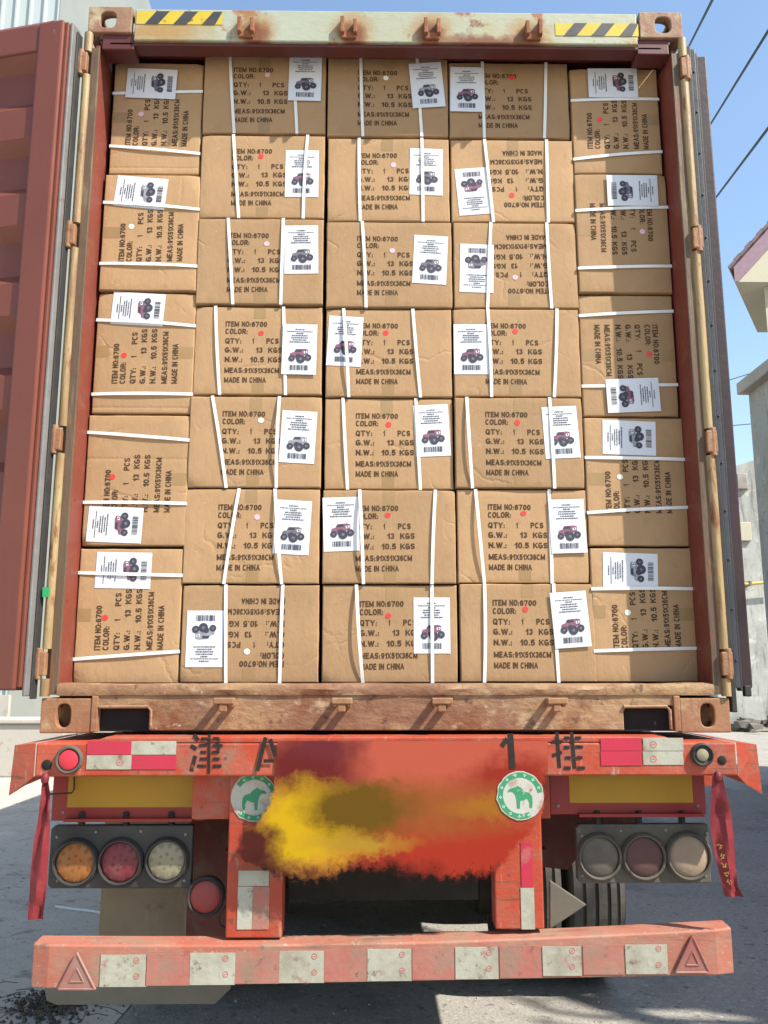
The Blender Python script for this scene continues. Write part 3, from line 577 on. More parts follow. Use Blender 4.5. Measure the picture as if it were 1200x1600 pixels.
def carton(rc, orient, label, lab_px, lab_tilt, straps, dot, seed, over=False, arch=(.004, .004), du=0, creases=(), tape=True, body=None):
    l, t, r, b = rc
    x0 = at(l, (t + b) / 2, D).x + .003; x1 = at(r, (t + b) / 2, D).x - .003
    z0 = at((l + r) / 2, b, D).z + .001; z1 = at((l + r) / 2, t, D).z - .0035
    rng = random.Random(seed)
    y = D + rng.uniform(-.006, .008)
    cr = []
    for kind, f_ in creases: cr.append((kind, (z0 + (z1 - z0) * f_) if kind == 'h' else (x0 + (x1 - x0) * f_), .0013))
    fc = Face(x0, x1, z0, z1, y, seed * 3.7, cr)
    cx, cz = (x0 + x1) / 2, (z0 + z1) / 2
    rt = root('carton', (cx, y, z0), label, 'carton', 'cartons filling the container')
    # --- body
    def grid(a, b_, n):
        q = [a, a + .0015, a + .003, a + .0045] + [a + .0045 + (b_ - a - .009) * i / n for i in range(1, n)] + [b_ - .0045, b_ - .003, b_ - .0015, b_]
        return q
    gx = grid(x0, x1, 18); gz = grid(z0, z1, 16)
    extra = []
    for kind, pos, _ in cr:
        for o_ in (-.007, -.0035, 0, .0035, .007): (gz if kind == 'h' else gx).append(pos + o_)
    gx = sorted(gx); gz = sorted(gz); nx, nz_ = len(gx), len(gz)
    m = MB(); vs_ = []
    for z in gz:
        for x in gx:
            ex = .002 * noise.noise((z * 14, seed, 1)) if x in (x0, x1) else 0
            ez = .002 * noise.noise((x * 14, seed, 2)) if z in (z0, z1) else 0
            vs_.append((x + ex, fc.h(x, z), z + ez))
    m.add(vs_, [(j * nx + i, j * nx + i + 1, (j + 1) * nx + i + 1, (j + 1) * nx + i) for j in range(nz_ - 1) for i in range(nx - 1)])
    loop = [i for i in range(nx)] + [j * nx + nx - 1 for j in range(1, nz_)] + [(nz_ - 1) * nx + i for i in range(nx - 2, -1, -1)] + [j * nx for j in range(nz_ - 2, 0, -1)]
    base = len(m.v)
    for i in loop:
        v = m.v[i]; m.v.append(Vector((v.x, y + .05, v.z))); 
    for i in loop:
        v = m.v[i]; m.v.append(Vector((v.x, y + .91, v.z)))
    k = len(loop)
    for q in range(k):
        p = (q + 1) % k
        m.f.append([loop[q], base + q, base + p, loop[p]]); m.f.append([base + q, base + k + q, base + k + p, base + p]); m.m += [0, 1]
    m.f.append([base + k + q for q in range(k)]); m.m.append(1)
    m.build('box_body', [card, card_in], rt, smooth=True)
    # --- printed text
    f_ = ROT[orient]; off = .0007
    m = MB(); jx, jy = rng.uniform(-.003, .003), rng.uniform(-.002, .002); jt = rng.uniform(-.012, .012)
    vs_ = []
    for u, v, ly in TV:
        u, v = rot2(u + du + jx, v + jy, jt); a, b_ = f_(u, v); vs_.append((cx + a, fc.h(cx + a, cz + b_) - off - ly * .00012, cz + b_))
    m.add(vs_, TF); m.build('printed_text', ink, rt, fix=False)['kind'] = 'stuff'
    # --- colour dot
    dp, dc = dot
    p = at(dp[0], dp[1], D); rr = .0115
    m = MB(); vs_ = [(p.x + a, fc.h(p.x + a, p.z + b_) - .0012, p.z + b_) for a, b_ in circ(0, 0, rr, 16, rng.uniform(.85, 1.05))]
    m.add(vs_, [list(range(16))]); m.build('colour_dot', {'r': dot_red, 'p': dot_pink, 'w': dot_white}[dc], rt, fix=False)
    # --- packing tape on the seam
    if tape:
        for side in rng.choice(((1,), (0,), (0, 1), (0, 1))):
            ln = rng.uniform(.045, .075); ww = .024; u_c = rng.uniform(-.01, .01)
            gu = [u_c - ww + 2 * ww * i / 4 for i in range(5)]; vv = .18 if orient in (0, 180) else .18
            half = (z1 - z0) / 2 if orient in (0, 180) else (x1 - x0) / 2
            gv = [half * .985 - ln * i / 6 for i in range(7)]
            if side: gv = [-q for q in gv]
            m = MB(); vs_ = []
            for q in gv:
                for u in gu: a, b_ = f_(u, q); vs_.append((cx + a, fc.h(cx + a, cz + b_) - .0004, cz + b_))
            m.add(vs_, [(j * 5 + i, j * 5 + i + 1, j * 5 + i + 6, j * 5 + i + 5) for j in range(6) for i in range(4)])
            m.build('packing_tape', tape_m, rt, fix=False)
    # --- label sheet, kept just off the face
    if lab_px:
        lp = at(lab_px[0], lab_px[1], D); lo = .0075 if over else .0016
        def LP(a, b_, o_):
            a, b_ = rot2(a, b_, R(lab_tilt)); a, b_ = f_(a, b_); x, z = lp.x + a, lp.z + b_
            xc, zc = min(max(x, x0 + .012), x1 - .012), min(max(z, z0 + .012), z1 - .012)
            return (x, fc.h(xc, zc) - o_, z)
        la, lb = .069, .105; na, nb = 6, 8
        m = MB(); vs_ = []
        for j in range(nb + 1):
            for i in range(na + 1):
                a = -la + 2 * la * i / na; b_ = -lb + 2 * lb * j / nb
                vs_.append(LP(a, b_, lo + .0006 * noise.noise((a * 30, b_ * 30, seed))))
        m.add(vs_, [(j * (na + 1) + i, j * (na + 1) + i + 1, (j + 1) * (na + 1) + i + 1, (j + 1) * (na + 1) + i) for j in range(nb) for i in range(na)])
        lo_ = m.build('shipping_label', paper, rt, smooth=True, fix=False)
        m = MB()
        for q in label_marks(rng): m.add([LP(a, b_, lo + .0011) for a, b_ in q], [list(range(4))])
        m.build('label_print', pink_ink, lo_, fix=False)['kind'] = 'stuff'
        m = MB(); bc = body or {'r': truck_pink, 'p': truck_grey, 'w': truck_white}[dc]
        m.add([LP(a * 1.05, b_ * 1.05 + .004, lo + .0011) for a, b_ in BODY], [list(range(len(BODY)))], 0)
        for cx_, cy_, r_ in WHEELS: m.add([LP(a * 1.05, b_ * 1.05 + .004, lo + .0014) for a, b_ in circ(cx_, cy_, r_, 12)], [list(range(12))], 1)
        m.add([LP(a * 1.05, b_ * 1.05 + .004, lo + .0015) for a, b_ in CAB], [list(range(4))], 1)
        m.add([LP(a * 1.05, b_ * 1.05 + .004, lo + .0015) for a, b_ in HOOD], [list(range(4))], 2)
        m.add([LP(a * 1.05, b_ * 1.05 + .004, lo + .0016) for a, b_ in circ(.024, -.015, .003, 8)], [list(range(8))], 1)
        for cx_, cy_, r_ in WHEELS[:3]: m.add([LP(a * 1.05, b_ * 1.05 + .004, lo + .0017) for a, b_ in circ(cx_, cy_, r_ * .35, 8)], [list(range(8))], 3)
        m.build('truck_picture', [bc, pink_ink, paper, truck_grey], lo_, fix=False)
    # --- straps
    for si, (pa, pb) in enumerate(straps):
        A, B_ = at(*pa, D), at(*pb, D)
        d = (B_ - A); vert = abs(d.z) > abs(d.x)
        if vert:
            A.x += (z1 - A.z) / d.z * d.x; A.z = z1; B_.x += (z0 - B_.z) / d.z * d.x; B_.z = z0
        else:
            A.z += (x0 - A.x) / d.x * d.z; A.x = x0; B_.z += (x1 - B_.x) / d.x * d.z; B_.x = x1
        N = 16; ar = arch[si] if si < len(arch) else .006
        nrm = Vector((-(B_.z - A.z), 0, B_.x - A.x)).normalized() * .0063
        vs_ = []
        bow = rng.uniform(-.003, .003)
        def row(P_, yy): vs_.extend([(P_.x - nrm.x, yy, P_.z - nrm.z), (P_.x + nrm.x, yy, P_.z + nrm.z), (P_.x + nrm.x, yy + .0012, P_.z + nrm.z), (P_.x - nrm.x, yy + .0012, P_.z - nrm.z)])
        out = (B_ - A).normalized() * .0025
        row(A - out, y + .06)
        for i in range(N + 1):
            tt = i / N; P_ = A.lerp(B_, tt) - out * (1 if i == 0 else 0) + out * (1 if i == N else 0)
            P_ = P_ + nrm.normalized() * bow * math.sin(math.pi * tt)
            xc, zc = min(max(P_.x, x0 + .012), x1 - .012), min(max(P_.z, z0 + .012), z1 - .012)
            row(P_, fc.h(xc, zc) - .0032 - ar * math.sin(math.pi * tt) ** .8)
        row(B_ + out, y + .06)
        K = N + 3
        m = MB().add(vs_, [(i * 4 + j, i * 4 + (j + 1) % 4, (i + 1) * 4 + (j + 1) % 4, (i + 1) * 4 + j) for i in range(K - 1) for j in range(4)])
        m.build('strap', strap_m, rt)

COLN = {'L': 'far left column', 'A': 'second column from left', 'B': 'middle column', 'C': 'fourth column from left', 'R': 'far right column'}
ORD7 = ['bottom', 'second from bottom', 'third from bottom', 'fourth from bottom', 'third from top', 'second from top', 'top']
ORD5 = ['top', 'second from top', 'middle', 'second from bottom', 'bottom']
DOTN = {'r': 'red', 'p': 'pink', 'w': 'white'}
def name_of(col, i, o, dc):
    pos = (ORD7 if col in 'ABC' else ORD5)[i]
    extra = 'upside-down ' if o == 180 else ''
    return '%s%s carton in the %s, with a %s dot' % (pos, ' ' + extra.strip() if extra else '', COLN[col], DOTN[dc])
LAB = {'v': (0, 0)}
CART = [
 # col, row, rect, orient, label centre, tilt, straps, dot, options
 ('A', 0, (282, 913, 499, 1067), 180, (320, 998), 0, [((353, 912), (353, 1067)), ((442, 912), (437, 1067))], ((386, 1018), 'w'), {}),
 ('A', 1, (286, 763, 500, 912), 0, (457, 824), -3, [((374, 763), (350, 912)), ((430, 765), (440, 910))], ((402, 808), 'p'), dict(arch=(.006, .012))),
 ('A', 2, (294, 619, 503, 762), 0, (466, 683), -3, [((332, 617), (353, 757)), ((437, 617), (432, 760))], ((408, 657), 'w'), dict(arch=(.004, .014))),
 ('A', 3, (302, 478, 504, 616), 0, (468, 546), -1, [((337, 478), (343, 613)), ((443, 478), (446, 614))], ((408, 520), 'r'), dict(over=True, arch=(.004, .002))),
 ('A', 4, (307, 342, 506, 476), 0, (471, 391), 1, [((357, 340), (364, 473)), ((443, 345), (439, 474))], ((417, 382), 'p'), {}),
 ('A', 5, (312, 211, 508, 341), 0, (472, 272), 0, [((365, 210), (373, 337)), ((481, 212), (474, 338))], ((408, 245), 'r'), {}),
 ('A', 6, (317, 84, 510, 208), 0, (477, 124), -1, [((360, 92), (366, 207)), ((457, 95), (464, 208))], ((418, 117), 'p'), dict(over=True, arch=(.004, .002))),
 ('B', 0, (502, 913, 716, 1067), 0, (675, 977), 0, [((557, 915), (567, 1067)), ((675, 913), (676, 1065))], ((607, 962), 'r'), dict(arch=(.018, .005), du=.018)),
 ('B', 1, (503, 765, 713, 912), 0, (533, 819), 2, [((562, 768), (568, 912)), ((680, 768), (675, 910))], ((606, 805), 'r'), dict(arch=(.015, .004))),
 ('B', 2, (506, 621, 709, 764), 0, (675, 672), 3, [((536, 622), (543, 763)), ((650, 622), (657, 763))], ((607, 663), 'r'), {}),
 ('B', 3, (508, 482, 707, 620), 0, (539, 533), -3, [((537, 484), (545, 620)), ((645, 484), (657, 620))], ((603, 520), 'r'), dict(arch=(.012, .004))),
 ('B', 4, (509, 347, 707, 481), 0, (672, 407), -3, [((566, 347), (572, 480))], ((613, 393), 'p'), {}),
 ('B', 5, (511, 216, 703, 346), 0, (666, 269), -1, [((561, 215), (563, 345)), ((659, 217), (661, 345))], ((615, 258), 'p'), {}),
 ('B', 6, (511, 90, 701, 213), 0, (667, 135), 5, [((564, 97), (567, 212)), ((652, 97), (659, 213))], ((603, 123), 'w'), dict(over=True, arch=(.004, .002))),
 ('C', 0, (718, 911, 931, 1066), 0, (891, 968), 4, [((757, 913), (757, 1065)), ((865, 913), (873, 1063))], ((821, 952), 'r'), dict(over=True, arch=(.004, .002))),
 ('C', 1, (714, 764, 920, 911), 0, (887, 822), 2, [((743, 765), (757, 910)), ((858, 765), (863, 910))], ((818, 802), 'r'), dict(over=True, arch=(.012, .002))),
 ('C', 2, (710, 621, 912, 763), 0, (876, 676), 3, [((729, 622), (738, 762)), ((858, 622), (866, 762))], ((808, 661), 'r'), dict(arch=(.011, .003))),
 ('C', 3, (708, 482, 907, 620), 0, (736, 546), 0, [((762, 484), (768, 619)), ((870, 484), (866, 619))], ((805, 518), 'r'), {}),
 ('C', 4, (708, 347, 903, 481), 180, (745, 419), -2, [((767, 346), (762, 480)), ((854, 346), (862, 480))], ((805, 433), 'p'), {}),
 ('C', 5, (704, 217, 898, 346), 180, (740, 298), 5, [((757, 218), (771, 344)), ((854, 217), (857, 344))], ((800, 304), 'r'), {}),
 ('C', 6, (701, 96, 890, 214), 0, (729, 140), -1, [((754, 104), (757, 216)), ((853, 105), (851, 213))], ((800, 120), 'r'), dict(over=True, arch=(.002, .004))),
 ('L', 0, (173, 96, 315, 271), 90, (237, 131), -2, [((176, 145), (315, 142)), ((168, 227), (310, 239))], ((220, 177), 'p'), dict(over=True, arch=(.002, .004), creases=[('h', .055)])),
 ('L', 1, (159, 273, 311, 455), 90, (221, 302), -5, [((165, 318), (308, 328)), ((153, 413), (305, 417))], ((206, 355), 'w'), dict(creases=[])),
 ('L', 2, (147, 457, 304, 646), 90, (216, 483), -3, [((153, 500), (301, 509)), ((142, 616), (295, 616))], ((194, 555), 'r'), dict(creases=[('h', .045)])),
 ('L', 3, (132, 648, 294, 853), 90, (180, 820), -2, [((140, 676), (294, 688)), ((128, 785), (288, 787))], ((176, 745), 'r'), dict(creases=[('h', .66)])),
 ('L', 4, (118, 856, 283, 1068), 90, (193, 891), -1, [((128, 895), (283, 899)), ((115, 1030), (277, 1018))], ((164, 965), 'r'), dict()),
 ('R', 0, (893, 106, 1032, 271), 90, (957, 131), 0, [((895, 157), (1028, 155)), ((897, 249), (1036, 237))], ((937, 187), 'r'), dict(over=True, arch=(.002, .004))),
 ('R', 1, (900, 272, 1046, 458), -90, (987, 300), 0, [((900, 330), (1044, 325)), ((905, 420), (1047, 417))], ((1003, 363), 'p'), dict(over=True, arch=(.002, .004))),
 ('R', 2, (907, 460, 1057, 650), -90, (989, 618), 2, [((905, 493), (1052, 486)), ((910, 603), (1058, 601))], ((1015, 553), 'r'), dict(over=True, arch=(.004, .002))),
 ('R', 3, (915, 652, 1073, 853), 90, (983, 684), -2, [((914, 715), (1065, 718)), ((919, 801), (1070, 793))], ((969, 745), 'w'), {}),
 ('R', 4, (925, 855, 1087, 1066), 90, (985, 892), -2, [((926, 920), (1078, 920)), ((932, 1017), (1086, 1013))], ((981, 957), 'w'), {}),
]
for i, (col, row_, rc, o_, lp, tl, st, dot, kw) in enumerate(CART):
    carton(rc, o_, name_of(col, row_, o_, dot[1]), lp, tl, st, dot, 11 + i * 5, **kw)

# ------------------------------------------------------------------ semi trailer
tr = root('semi_trailer', (0, 0, 0), 'red semi-trailer under the container, with rear beam, lamps and striped bumper', 'trailer')
YB = -.13
zb0, zb1 = 1.268, 1.376
m = MB()
m.box(-1.178, 1.178, YB, YB + .02, zb0, zb1)                       # face
m.box(-1.178, 1.178, YB + .0205, .42, zb1 - .012, zb1 + .0)        # top plate
m.box(-1.178, 1.178, YB + .0205, -.03, zb0, zb0 + .012)
m.build('rear_beam', redp, tr, bevel=.006)
MB().prism([(-1.0, zb1 + .0005), (-.95, zb1 + .019), (.94, zb1 + .019), (.99, zb1 + .0005)], YB + .001, .0).build('beam_cap', redp, tr, bevel=.004)
for s in (-1, 1):   # flared end plates
    a, b = s * 1.179, s * 1.257
    m = MB().add([(a, YB, zb1), (b, YB + .02, zb1 - .008), (b + s * .012, YB + .03, zb0 - .065), (b - s * .045, YB + .02, zb0 - .03), (a, YB, zb0)], [(0, 1, 2, 3, 4)])
    m.add([(a, YB, zb1), (b, YB + .02, zb1 - .008), (b, .4, zb1 - .008), (a, .4, zb1)], [(0, 1, 2, 3)])
    m.add([(b, YB + .02, zb1 - .008), (b + s * .012, YB + .03, zb0 - .065), (b + s * .006, -.02, zb0 - .01), (b, -.02, zb1 - .008)], [(0, 1, 2, 3)])
    m.add([(a, YB, zb0), (b - s * .045, YB + .02, zb0 - .03), (b - s * .05, .1, zb0 - .02), (a, .1, zb0)], [(0, 1, 2, 3)])
    m.build('beam_end', redp, tr)
# sockets, lamps in the beam
def disc(name, mat_, c, r, y, parent, th=.004, n=28, ring=None):
    MB().lathe((c[0], y, c[1]), (0, -1, 0), [(0, r), (th, r), (th + .001, r * .92), (th + .001, 0)], n).build(name, mat_, parent, smooth=True)
p = at(73, 1195, YB); disc('bolt_hole', hole_k, (p.x, p.z), .017, YB - .0005, tr, .001)
p = at(1128, 1188, YB); disc('bolt_hole', hole_k, (p.x, p.z), .015, YB - .0005, tr, .001)
p = at(109, 1187, YB)
h = MB().lathe((p.x, YB, p.z), (0, -1, 0), [(0, .046), (.012, .046), (.018, .041), (.016, .036), (.006, .034), (.006, 0)], 32).build('marker_lamp', lampd, tr, smooth=True)
MB().lathe((p.x, YB - .006, p.z), (0, -1, 0), [(0, .033), (.008, .032), (.012, .024), (.013, 0)], 28).build('lens', lredb, h, smooth=True)
p = at(1096, 1179, YB)
h = MB().lathe((p.x, YB, p.z), (0, -1, 0), [(0, .038), (.012, .038), (.018, .033), (.008, .028), (.006, .02), (.006, 0)], 32).build('marker_lamp', lampk, tr, smooth=True)
MB().lathe((p.x, YB - .0065, p.z), (0, -1, 0), [(0, .021), (.006, .020), (.009, .012), (.010, 0)], 20).build('lens', lwhite, h, smooth=True)
# reflective blocks on the beam
def patch(x0, y0_, x1, y1_, mat_, Y=YB, name='reflective_patch', par=None, th=.0015):
    a, b = at(x0, y0_, Y), at(x1, y1_, Y)
    o = MB().box(a.x, b.x, Y - .001 - th, Y - .001, min(a.z, b.z), max(a.z, b.z)).build(name, mat_, par or tr, bevel=.0004)
    return o, a, b
patch(137, 1158, 205, 1179, refl_r); patch(206, 1158, 275, 1179, refl_w); patch(136, 1180, 205, 1202, refl_w); patch(206, 1180, 275, 1202, refl_r)
patch(938, 1153, 1003, 1173, refl_r); patch(938, 1174, 1003, 1196, refl_r); patch(1004, 1153, 1068, 1173, refl_w); patch(1004, 1174, 1068, 1195, refl_w)
# small seals printed on the tape
def seal(px, py, Y, r=5):
    c = at(px, py, Y); q = r / 430; m = MB()
    pts_ = [(c.x + q * math.cos(t * math.pi / 8), c.z + q * math.sin(t * math.pi / 8)) for t in range(17)]
    for i in range(16):
        a, b = pts_[i], pts_[i + 1]
        m.add([(a[0], Y, a[1]), (b[0], Y, b[1]), (c.x + (b[0] - c.x) * .75, Y, c.z + (b[1] - c.z) * .75), (c.x + (a[0] - c.x) * .75, Y, c.z + (a[1] - c.z) * .75)], [(0, 1, 2, 3)])
    m.add([(c.x - q * .4, Y, c.z - q * .12), (c.x + q * .4, Y, c.z - q * .12), (c.x + q * .4, Y, c.z + q * .12), (c.x - q * .4, Y, c.z + q * .12)], [(0, 1, 2, 3)])
    m.build('tape_seal', tape_mark, tr, fix=False)
for px, py in ((187, 1191), (1021, 1163), (1021, 1186)): seal(px, py, YB - .0032)
# stencilled characters
def strokes(name, segs, w_, Y=YB - .001):
    m = MB()
    for si, s_ in enumerate(segs):
        Y -= .00012
        a, b = at(s_[0], s_[1], Y), at(s_[2], s_[3], Y); d = (b - a).normalized(); n_ = Vector((-d.z, 0, d.x)) * ((s_[4] if len(s_) > 4 else w_) / 880)
        m.add([a + n_, b + n_, b - n_, a - n_], [(0, 1, 2, 3)])
    m.build(name, stencil, tr, fix=False)
JIN = [(303, 1148, 310, 1157, 6), (298, 1165, 307, 1171, 6), (305, 1181, 299, 1205, 6), (314, 1154.5, 324, 1154.5), (311, 1165, 323, 1164), (313, 1175.5, 322, 1175.5), (312, 1186, 323, 1186), (308, 1197, 322, 1197),
       (327, 1147, 326, 1209, 4.5), (332, 1154, 342, 1154), (332, 1165, 348, 1165), (331, 1175.5, 341, 1175.5), (332, 1186, 343, 1186), (332, 1197, 346, 1197), (341, 1153, 341, 1177, 4)]
strokes('painted_character', JIN, 4.6)
strokes('painted_character', [(415, 1152, 402, 1205, 6), (422, 1155, 430, 1182, 6.5), (412, 1189, 428, 1189, 5)], 6, YB - .0075)
strokes('painted_character', [(797, 1146, 801, 1201, 9), (793, 1154, 784, 1166, 7)], 8, YB - .0075)
GUA = [(870, 1144, 874, 1200, 5.5), (862, 1159, 879, 1159), (863, 1181, 878, 1175, 5), (893, 1144, 898, 1201, 5.5), (881, 1153, 889, 1153), (898, 1153, 908, 1153), (881, 1168, 890, 1168), (899, 1167, 911, 1167), (883, 1184, 892, 1184), (901, 1184, 910, 1184), (881, 1200, 892, 1200), (902, 1200, 914, 1200)]
strokes('painted_character', GUA, 4.6)
# marking boards under the beam
def board(l, t, r, b, yl, yt, yr, yb_, Y=.05):
    a, c = at(l, t, Y), at(r, b, Y)
    o = MB().box(a.x, c.x, Y, Y + .012, c.z, a.z).build('marking_board', redd, tr, bevel=.002)
    a2, c2 = at(yl, yt, Y), at(yr, yb_, Y)
    MB().box(a2.x, c2.x, Y - .002, Y - .0005, c2.z, a2.z).build('yellow_panel', yel, o)
    for px in (l + 14, r - 14):
        q = at(px, b - 13, Y); MB().lathe((q.x, Y, q.z), (0, -1, 0), [(0, .006), (.003, .0055), (.005, 0)], 10).build('rivet', steel, o, smooth=True)
board(85, 1196, 319, 1282, 109, 1196, 315, 1261); board(858, 1196, 1104, 1272, 888, 1196, 1083, 1254)
# uprights
def upright(l, r, t, b, Y=-.07):
    a, c = at(l, t, Y), at(r, b, Y)
    return MB().box(a.x, c.x, Y, Y + .09, c.z, a.z).build('bumper_upright', redp, tr, bevel=.005), a, c
upright(360, 440, 1196, 1466); upright(769, 851, 1196, 1452)
pl = MB().box(at(302, 1200, -.05).x, at(858, 1200, -.05).x, -.05, .02, at(0, 1281, -.05).z, zb0 + .05).build('back_plate', redp, tr, bevel=.004)
patch(373, 1360, 420, 1384, refl_w, -.07); patch(372, 1385, 394, 1452, refl_w, -.07); patch(395, 1385, 420, 1452, refl_p, -.07)
patch(813, 1316, 833, 1386, refl_r, -.07); patch(813, 1387, 836, 1452, refl_w, -.07)
# made-up panel standing in for the brushed-out number plate, ragged lower edge
sm = smear_mat()
YS = YB - .006
cols = []
for i in range(81):
    px = 366 + i * (856 - 366) / 80
    if px > 600: py = 1376 - 95 * max(0, (px - 760) / 96) ** 1.3 + 12 * math.sin((px - 600) / 60)
    elif px > 540: py = 1372 + (600 - px) * .06
    elif px > 430: py = 1374 + 18 * math.sin((540 - px) / 110 * math.pi)
    else: py = 1374 - (430 - px) * .5
    top = 1158 if px > 430 else 1284 - 2 * max(0, px - 400)
    cols.append((px, top, py + 7 * noise.noise((px * .05, 0, 0))))
pm_ = MB(); att = []
for (px, t_, b_) in cols:
    xe = min(1, (px - 366) / 30, (856 - px) / 22 if b_ > 0 else 1)
    for k, f_ in enumerate((0, .3, .6, .8, .9, 1)):
        py = t_ + (b_ - t_) * f_; pm_.v.append(at(px, py, YS)); e = {3: .95, 4: .6, 5: 0}.get(k, 1.25)
        if px < 430 and k == 0: e = .1
        if py > 1215: e = min(e, max(0, xe) * 1.25)
        att.append(e)
pm_.f = [[i * 6 + k, i * 6 + k + 1, i * 6 + k + 7, i * 6 + k + 6] for i in range(80) for k in range(5)]; pm_.m = [0] * len(pm_.f)
po = pm_.build('brushed_out_panel', sm, tr, fix=False); po['label'] = 'made-up centre panel for the brushed-out number plate, in yellow, brown and red'
at_ = po.data.attributes.new('edge', 'FLOAT', 'POINT'); at_.data.foreach_set('value', att)
# round green stickers
def sticker(px, py, rp, Y, flip):
    c = at(px, py, Y); r = rp / 432; cx_, cz_ = c.x, c.z
    n = 40
    def ringp(rr, jag=0): return [(cx_ + rr * math.cos(2 * math.pi * i / n) * (1 + jag * noise.noise((i * .6, px, 0))), cz_ + rr * math.sin(2 * math.pi * i / n) * (1 + jag * noise.noise((i * .6, px, 0)))) for i in range(n)]
    o = MB().prism(ringp(r, .05), Y - .0016, Y - .0006).build('round_sticker', stickw, tr)
    ro, ri = ringp(r * .95, .03), ringp(r * .74)
    if flip: keep = [i for i in range(n) if not (16 <= i <= 24)]
    else: keep = [i for i in range(n) if not (33 <= i <= 39 or i < 1)]
    m = MB()
    for i in keep: j = (i + 1) % n; m.add([(ro[i][0], Y - .0022, ro[i][1]), (ro[j][0], Y - .0022, ro[j][1]), (ri[j][0], Y - .0022, ri[j][1]), (ri[i][0], Y - .0022, ri[i][1])], [(0, 1, 2, 3)])
    m.build('green_ring', green, o, fix=False)
    m = MB()
    for i in keep[1::3]:
        t = 2 * math.pi * (i + .5) / n; q = (cx_ + r * .845 * math.cos(t), cz_ + r * .845 * math.sin(t)); e = r * .07
        e1 = Vector((math.cos(t), 0, math.sin(t))) * e; e2 = Vector((-math.sin(t), 0, math.cos(t))) * e; q = Vector((q[0], Y - .0026, q[1]))
        m.add([q + e1 * .9 + e2 * .3, q + e1 * .9 - e2 * .3, q - e1 * .9 - e2 * .3, q - e1 * .9 + e2 * .3], [(0, 1, 2, 3)]); m.add([q + e2 + e1 * .3, q - e2 + e1 * .3, q - e2 - e1 * .1, q + e2 - e1 * .1], [(0, 1, 2, 3)])
    m.build('ring_lettering', stickg, o, fix=False)
    # beast: head and trunk, back, four legs
    pg = [(-.62, .22), (-.5, .30), (-.30, .34), (-.12, .42), (.08, .30), (.22, .16), (.44, .12), (.58, -.02), (.60, -.30), (.56, -.52), (.44, -.52), (.44, -.30), (.34, -.12), (.14, -.2), (-.02, -.22), (-.04, -.55), (-.18, -.55), (-.2, -.2), (-.26, .04), (-.36, .14), (-.5, .18), (-.6, .14)]
    sx = -1 if flip else 1
    MB().add([(cx_ + sx * a * r * .85, Y - .0024, cz_ + b * r * .95) for a, b in pg], [list(range(len(pg)))]).build('beast_emblem', green, o, fix=False)
sticker(397, 1246, 34, -.071, True); sticker(813, 1243, 34, -.137, False)
# lamp boards
def lamp_board(l, t, r, b, lamps, housing, springs, Y=.035):
    a, c = at(l, t, Y), at(r, b, Y); ch = .012
    P2 = [(a.x + ch, a.z), (c.x, a.z), (c.x, c.z), (a.x + ch, c.z), (a.x, c.z + ch), (a.x, a.z - ch)]
    o = MB().prism(P2, Y, Y + .035).build('lamp_board', housing, tr, bevel=.004)
    for (px, py, rp, lens, cell) in lamps:
        q = at(px, py, Y); rr = rp / 425
        MB().lathe((q.x, Y, q.z), (0, -1, 0), [(0, rr * 1.24), (.012, rr * 1.2), (.022, rr * 1.1), (.02, rr * 1.02), (.004, rr)], 36).build('lamp_rim', housing, o, smooth=True)
        ln = MB().lathe((q.x, Y - .003, q.z), (0, -1, 0), [(0, rr * 1.0), (.008, rr * .98), (.014, rr * .8), (.016, rr * .45), (.0165, 0)], 36)
        if cell:
            for ring, k, cr in ((.78, 11, .12), (.36, 6, .09)):
                for i in range(k):
                    t_ = 2 * math.pi * i / k + ring
                    ln.lathe((q.x + rr * ring * math.cos(t_), Y - .003 - .0135 - (.003 if ring < .5 else 0), q.z + rr * ring * math.sin(t_)), (0, -1, 0), [(-.006, rr * cr), (.0012 if ring > .5 else .0, rr * cr), (.0014 if ring > .5 else .0002, 0)], 8, 1)
        ln.build('lens', [lens, cell or lens], o, smooth=True)
    for px in springs:
        q = at(px, t, Y); top = q.z + .045
        pts_ = [(q.x + .011 * math.cos(i * .9), Y + .017 + .011 * math.sin(i * .9), q.z - .002 + (top - q.z) * i / 48) for i in range(49)]
        MB().tube(pts_, .0028, 6).tube([(q.x, Y + .017, q.z - .002), (q.x, Y + .017, top)], .008, 10).build('spring_mount', rubber, o, smooth=True)
    for px, py in ((l + 9, t + 18), (l + 70, t + 10), (l + 140, t + 9), (r - 8, t + 14), (l + 10, b - 12), (r - 10, b - 12)):
        q = at(px, py, Y); MB().lathe((q.x, Y, q.z), (0, -1, 0), [(0, .005), (.003, .0045), (.004, 0)], 8).build('screw', steel, o, smooth=True)
    return o
lamp_board(80, 1290, 298, 1388, [(119, 1347, 28, amber, led_a), (189, 1346, 28, lred, led_r), (261, 1344, 27, lwhite, led_w)], lampk, (125, 195, 266))
lamp_board(900, 1288, 1112, 1380, [(936, 1338, 28, ldust, None), (1005, 1338, 28, ldustr, None), (1075, 1337, 29, ldustl, None)], lampd, (935, 1000, 1068))
MB().box(at(100, 1282, .03).x, at(300, 1282, .03).x, .022, .048, at(0, 1283, .035).z - .002, at(0, 1279, .035).z).build('lamp_bracket', redd, tr)
MB().box(at(905, 1282, .03).x, at(1100, 1282, .03).x, .022, .048, at(0, 1277, .035).z - .002, at(0, 1273, .035).z).build('lamp_bracket', redd, tr)
